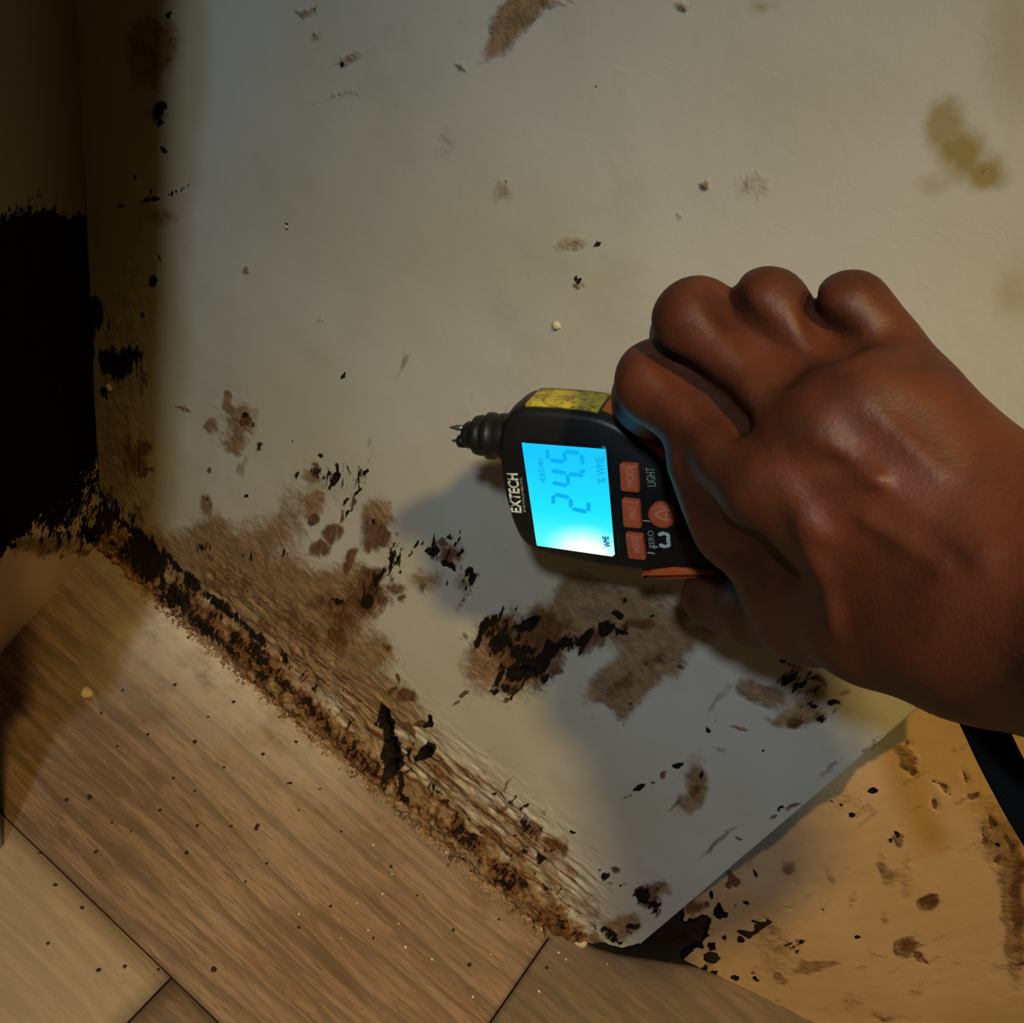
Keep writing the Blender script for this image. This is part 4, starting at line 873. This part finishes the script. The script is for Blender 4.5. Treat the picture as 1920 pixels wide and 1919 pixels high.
def hand_sdf(P):
    fingers = None
    for f in (IDX, MID, RNG, PNK):
        e = chain(P, f, .006); fingers = e if fingers is None else smin(fingers, e, .0006)
    palm = None
    meta = [(IDX[0], (1880, 1140, .240, .0210)), (MID[0], (1895, 1090, .236, .0215)), (RNG[0], (1900, 1040, .236, .0200)), (PNK[0], (1900, 1025, .240, .0170))]
    for a, b in meta:
        e = sd_cone(P, cpt(*a[:3]), cpt(*b[:3]), a[3] + .001, b[3]); palm = e if palm is None else smin(palm, e, .010)
    # heel of the thumb, web between thumb and index
    e = sd_cone(P, cpt(1500, 960, .278), cpt(1850, 1130, .248), .0150, .0220); palm = smin(palm, e, .012)
    e = sd_cone(P, cpt(1480, 1090, .288), cpt(1800, 1180, .250), .0110, .0190); palm = smin(palm, e, .012)
    e = sd_cone(P, cpt(1385, 930, .286), cpt(1440, 1090, .300), .0100, .0085); palm = smin(palm, e, .012)
    e = sd_cone(P, cpt(1690, 845, .262), cpt(1860, 1030, .250), .0125, .0170); palm = smin(palm, e, .012)
    e = sd_cone(P, cpt(1332, 862, .285), cpt(1368, 985, .290), .0122, .0104); palm = smin(palm, e, .010)
    th = chain(P, THB, .008)
    palm = smin(palm, th, .008)
    # wrist and forearm
    for (a, b) in (((1880, 1035, .243, .0180), (2250, 1180, .205, .0225)), ((1890, 1120, .240, .0240), (2250, 1260, .200, .0265))):
        pa, pb = cpt(*a[:3]), cpt(*b[:3])
        e = sd_cone(P, pa, pb, a[3], b[3]); palm = smin(palm, e, .016)
        e = sd_cone(P, pb, pb + (pb - pa) * 2.6, b[3], b[3] + .006); palm = smin(palm, e, .010)
    d = smin(fingers, palm, .0042)
    # tendons, knuckles and veins stand out on the back of the hand
    def ridge(a, b, r, amp, d):
        e = sd_cone(P, cpt(*a), cpt(*b), 0, 0); return d - amp * np.exp(-(e / r) ** 2)
    d = ridge((1465, 890, .247), (1540, 1010, .240), .0032, .0014, d)
    d = ridge((1500, 985, .243), (1560, 1180, .250), .0034, .0017, d)
    d = ridge((1540, 815, .238), (1700, 950, .222), .0030, .0016, d)
    d = ridge((1700, 950, .222), (1840, 1040, .214), .0034, .0012, d)
    d = ridge((1625, 760, .234), (1760, 880, .222), .0028, .0013, d)
    d = ridge((1560, 905, .240), (1650, 900, .228), .0024, .0011, d)
    d = ridge((1620, 980, .232), (1760, 1060, .220), .0028, .0011, d)
    for k in (IDX, MID, RNG, PNK):
        a = cpt(k[0][0], k[0][1], k[0][2] - k[0][3]); e = np.linalg.norm(P - a, axis=-1); d = d - .0022 * np.exp(-(e / .0075) ** 2)
    for a, b, amp in (((1222, 640, .285), (1385, 800, .262), .0055), ((1350, 552, .268), (1462, 700, .252), .0055), ((1514, 585, .262), (1580, 660, .248), .0050)):
        e = sd_cone(P, cpt(*a), cpt(*b), 0, 0); d = d + amp * np.exp(-(e / .0045) ** 2)
    # hollows between the knuckles
    for h_, r, amp in (((1505, 905, .250), .007, .0022), ((1588, 820, .240), .007, .0020), ((1665, 790, .236), .006, .0018), ((1440, 985, .262), .006, .0026), ((1470, 1050, .266), .007, .0022), ((1610, 1040, .238), .010, .0014), ((1580, 870, .238), .006, .0012)):
        e = np.linalg.norm(P - cpt(*h_), axis=-1); d = d + amp * np.exp(-(e / r) ** 2)
    # the meter's body is gripped, not entered
    Q = (P @ R3.T + CAM) - MC; X_, Y_l, Z_ = Q @ MV, Q @ MU, Q @ MN
    lo_ = PO[PO[:, 0] < xm]; hi_ = PO[PO[:, 0] >= xm]; lo_ = lo_[np.argsort(lo_[:, 1])]; hi_ = hi_[np.argsort(hi_[:, 1])]
    b = np.maximum.reduce([X_ - np.interp(Y_l, hi_[:, 1], hi_[:, 0]), np.interp(Y_l, lo_[:, 1], lo_[:, 0]) - X_, Z_ - .0003, -TH - Z_, hend - Y_l, Y_l - top_l[3][1] - .02])
    return np.maximum(d, .0006 - b)

def surface_nets(f, lo, h, n):
    """smooth isosurface of f on a regular grid"""
    ax = [lo[i] + h * np.arange(n[i]) for i in range(3)]
    G = np.empty(n, np.float32)
    YY, ZZ = np.meshgrid(ax[1], ax[2], indexing='ij')
    for i in range(0, n[0]):
        P = np.stack([np.full(YY.shape, ax[0][i]), YY, ZZ], -1); G[i] = f(P)
    s = G < 0
    c = np.zeros((n[0] - 1, n[1] - 1, n[2] - 1), np.int8)
    for dx in (0, 1):
        for dy in (0, 1):
            for dz in (0, 1): c += s[dx:n[0] - 1 + dx, dy:n[1] - 1 + dy, dz:n[2] - 1 + dz]
    act = (c > 0) & (c < 8); I = np.argwhere(act); idm = np.full(act.shape, -1, np.int64); idm[act] = np.arange(len(I))
    acc = np.zeros((len(I), 3)); cnt = np.zeros(len(I))
    cor = [(a, b, d) for a in (0, 1) for b in (0, 1) for d in (0, 1)]
    for p in cor:
        for q in cor:
            if sum(abs(np.array(p) - np.array(q))) == 1 and p < q:
                a = G[I[:, 0] + p[0], I[:, 1] + p[1], I[:, 2] + p[2]]; b = G[I[:, 0] + q[0], I[:, 1] + q[1], I[:, 2] + q[2]]
                m = (a < 0) != (b < 0); t = np.where(m, a / np.where(m, a - b, 1), 0)
                pt = np.array(p) + t[:, None] * (np.array(q) - np.array(p)); acc[m] += pt[m]; cnt[m] += 1
    V = (I + acc / cnt[:, None]) * h + np.array(lo)
    Fc = []
    for axis in range(3):
        a1, a2 = (axis + 1) % 3, (axis + 2) % 3
        sl0 = [slice(None)] * 3; sl1 = [slice(None)] * 3; sl0[axis] = slice(0, -1); sl1[axis] = slice(1, None)
        ch = s[tuple(sl0)] != s[tuple(sl1)]
        E = np.argwhere(ch)
        E = E[(E[:, a1] > 0) & (E[:, a2] > 0) & (E[:, a1] < n[a1] - 1) & (E[:, a2] < n[a2] - 1)]
        neg = s[tuple(sl0)][tuple(E.T)]
        def idc(o1, o2):
            Q = E.copy(); Q[:, a1] += o1; Q[:, a2] += o2; return idm[tuple(Q.T)]
        q = np.stack([idc(-1, -1), idc(0, -1), idc(0, 0), idc(-1, 0)], -1)
        q = np.where(neg[:, None], q, q[:, ::-1]); Fc.append(q[(q >= 0).all(1)])
    return V, np.vstack(Fc)

def skin_mat():
    t = NT('brown_skin'); o = t.obj()
    n1 = t.noise(o, 38, 4, .6); n2 = t.noise(o, 420, 4, .6); v = t.node('ShaderNodeTexVoronoi'); t.put(v.inputs[0], o); v.inputs['Scale'].default_value = 900
    c = t.mix(t.ramp(n1, .35, .68), (0.105, 0.029, 0.013), (0.055, 0.0155, 0.008))
    c = t.mix(t.math('MULTIPLY', t.attr('crease'), .55), c, (0.055, 0.022, 0.014))
    c = t.mix(t.ramp(n2, .5, .75, 0, .2), c, (0.10, 0.035, 0.02))
    h = t.math('ADD', t.math('MULTIPLY', v.outputs[0], .5), n2)
    m = t.bsdf(c, .52, h, .0003, .35, .35)
    t.p.inputs['Subsurface Weight'].default_value = .06; t.p.inputs['Subsurface Scale'].default_value = .004
    t.p.inputs['Subsurface Radius'].default_value = (1, .35, .2)
    return m
def build_hand():
    h = .0014; lo = np.array([.020, -.135, -.372]); hi = np.array([.255, .085, -.040])
    n = tuple(np.ceil((hi - lo) / h).astype(int))
    V, Fc = surface_nets(hand_sdf, lo, h, n)
    # crease attribute: knuckle wrinkles and dark finger sides
    crease = np.zeros(len(V))
    cx = 960 + F * V[:, 0] / -V[:, 2]; cy = 959.5 - F * V[:, 1] / -V[:, 2]
    for a, b, r in (((1350, 850), (1400, 905), 12), ((1400, 905), (1462, 925), 12), ((1380, 905), (1450, 955), 8), ((1475, 790), (1545, 805), 12), ((1445, 800), (1490, 812), 10), ((1560, 745), (1575, 740), 10), ((1740, 815), (1785, 875), 9), ((1640, 745), (1660, 780), 10), ((1455, 900), (1475, 1000), 10), ((1660, 690), (1760, 690), 8), ((1590, 650), (1680, 655), 8)):
        a = np.array(a, float); b = np.array(b, float); e = b - a
        tt = np.clip(((cx - a[0]) * e[0] + (cy - a[1]) * e[1]) / (e @ e), 0, 1)
        dd = np.hypot(cx - a[0] - tt * e[0], cy - a[1] - tt * e[1]); crease = np.maximum(crease, np.exp(-(dd / r) ** 2))
    Wv = V @ R3.T + CAM
    me = mesh_np('hand', Wv, Fc); attr1(me, 'crease', crease)
    o = link('hand', me, skin_mat())
    # origin at the wrist
    c = (cpt(*WR) @ R3.T) + CAM
    me.transform(Matrix.Translation(-Vector(c))); o.location = c
    return tag(o, 'dark-skinned right hand and wrist reaching in from the right, fingers curled around the meter', 'hand')
build_hand()

# ------------------------------------------------------------------ flat black band running down from below the wrist
def build_black_band():
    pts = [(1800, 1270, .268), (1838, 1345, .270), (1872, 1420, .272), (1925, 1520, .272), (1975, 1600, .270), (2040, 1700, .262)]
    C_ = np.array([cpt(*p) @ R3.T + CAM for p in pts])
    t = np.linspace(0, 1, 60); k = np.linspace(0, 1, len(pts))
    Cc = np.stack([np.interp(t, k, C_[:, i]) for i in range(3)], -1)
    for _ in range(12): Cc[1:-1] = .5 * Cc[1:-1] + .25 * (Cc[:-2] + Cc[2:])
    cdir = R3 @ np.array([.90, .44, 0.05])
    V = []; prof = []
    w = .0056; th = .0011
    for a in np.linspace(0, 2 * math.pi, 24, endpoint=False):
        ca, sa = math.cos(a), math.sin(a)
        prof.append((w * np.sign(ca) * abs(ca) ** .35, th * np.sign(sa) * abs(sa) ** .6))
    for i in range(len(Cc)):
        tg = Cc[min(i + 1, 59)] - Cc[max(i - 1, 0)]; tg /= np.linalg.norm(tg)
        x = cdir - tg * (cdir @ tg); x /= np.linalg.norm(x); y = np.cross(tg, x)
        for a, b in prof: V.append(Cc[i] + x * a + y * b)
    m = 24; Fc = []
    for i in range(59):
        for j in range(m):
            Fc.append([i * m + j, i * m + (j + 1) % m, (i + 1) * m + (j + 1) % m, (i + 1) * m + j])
    me = mesh_np('black_band', V, Fc)
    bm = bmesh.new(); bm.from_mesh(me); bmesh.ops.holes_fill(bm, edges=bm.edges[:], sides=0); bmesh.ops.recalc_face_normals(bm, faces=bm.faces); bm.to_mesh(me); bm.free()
    t_ = NT('matte_black'); wv = t_.node('ShaderNodeTexWave'); t_.put(wv.inputs[0], t_.obj()); wv.inputs['Scale'].default_value = 300
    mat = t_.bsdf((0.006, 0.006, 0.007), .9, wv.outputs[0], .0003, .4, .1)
    o = link('black_band', me, mat)
    return tag(o, 'flat black band below the wrist at the right frame edge', 'black_band')
build_black_band()
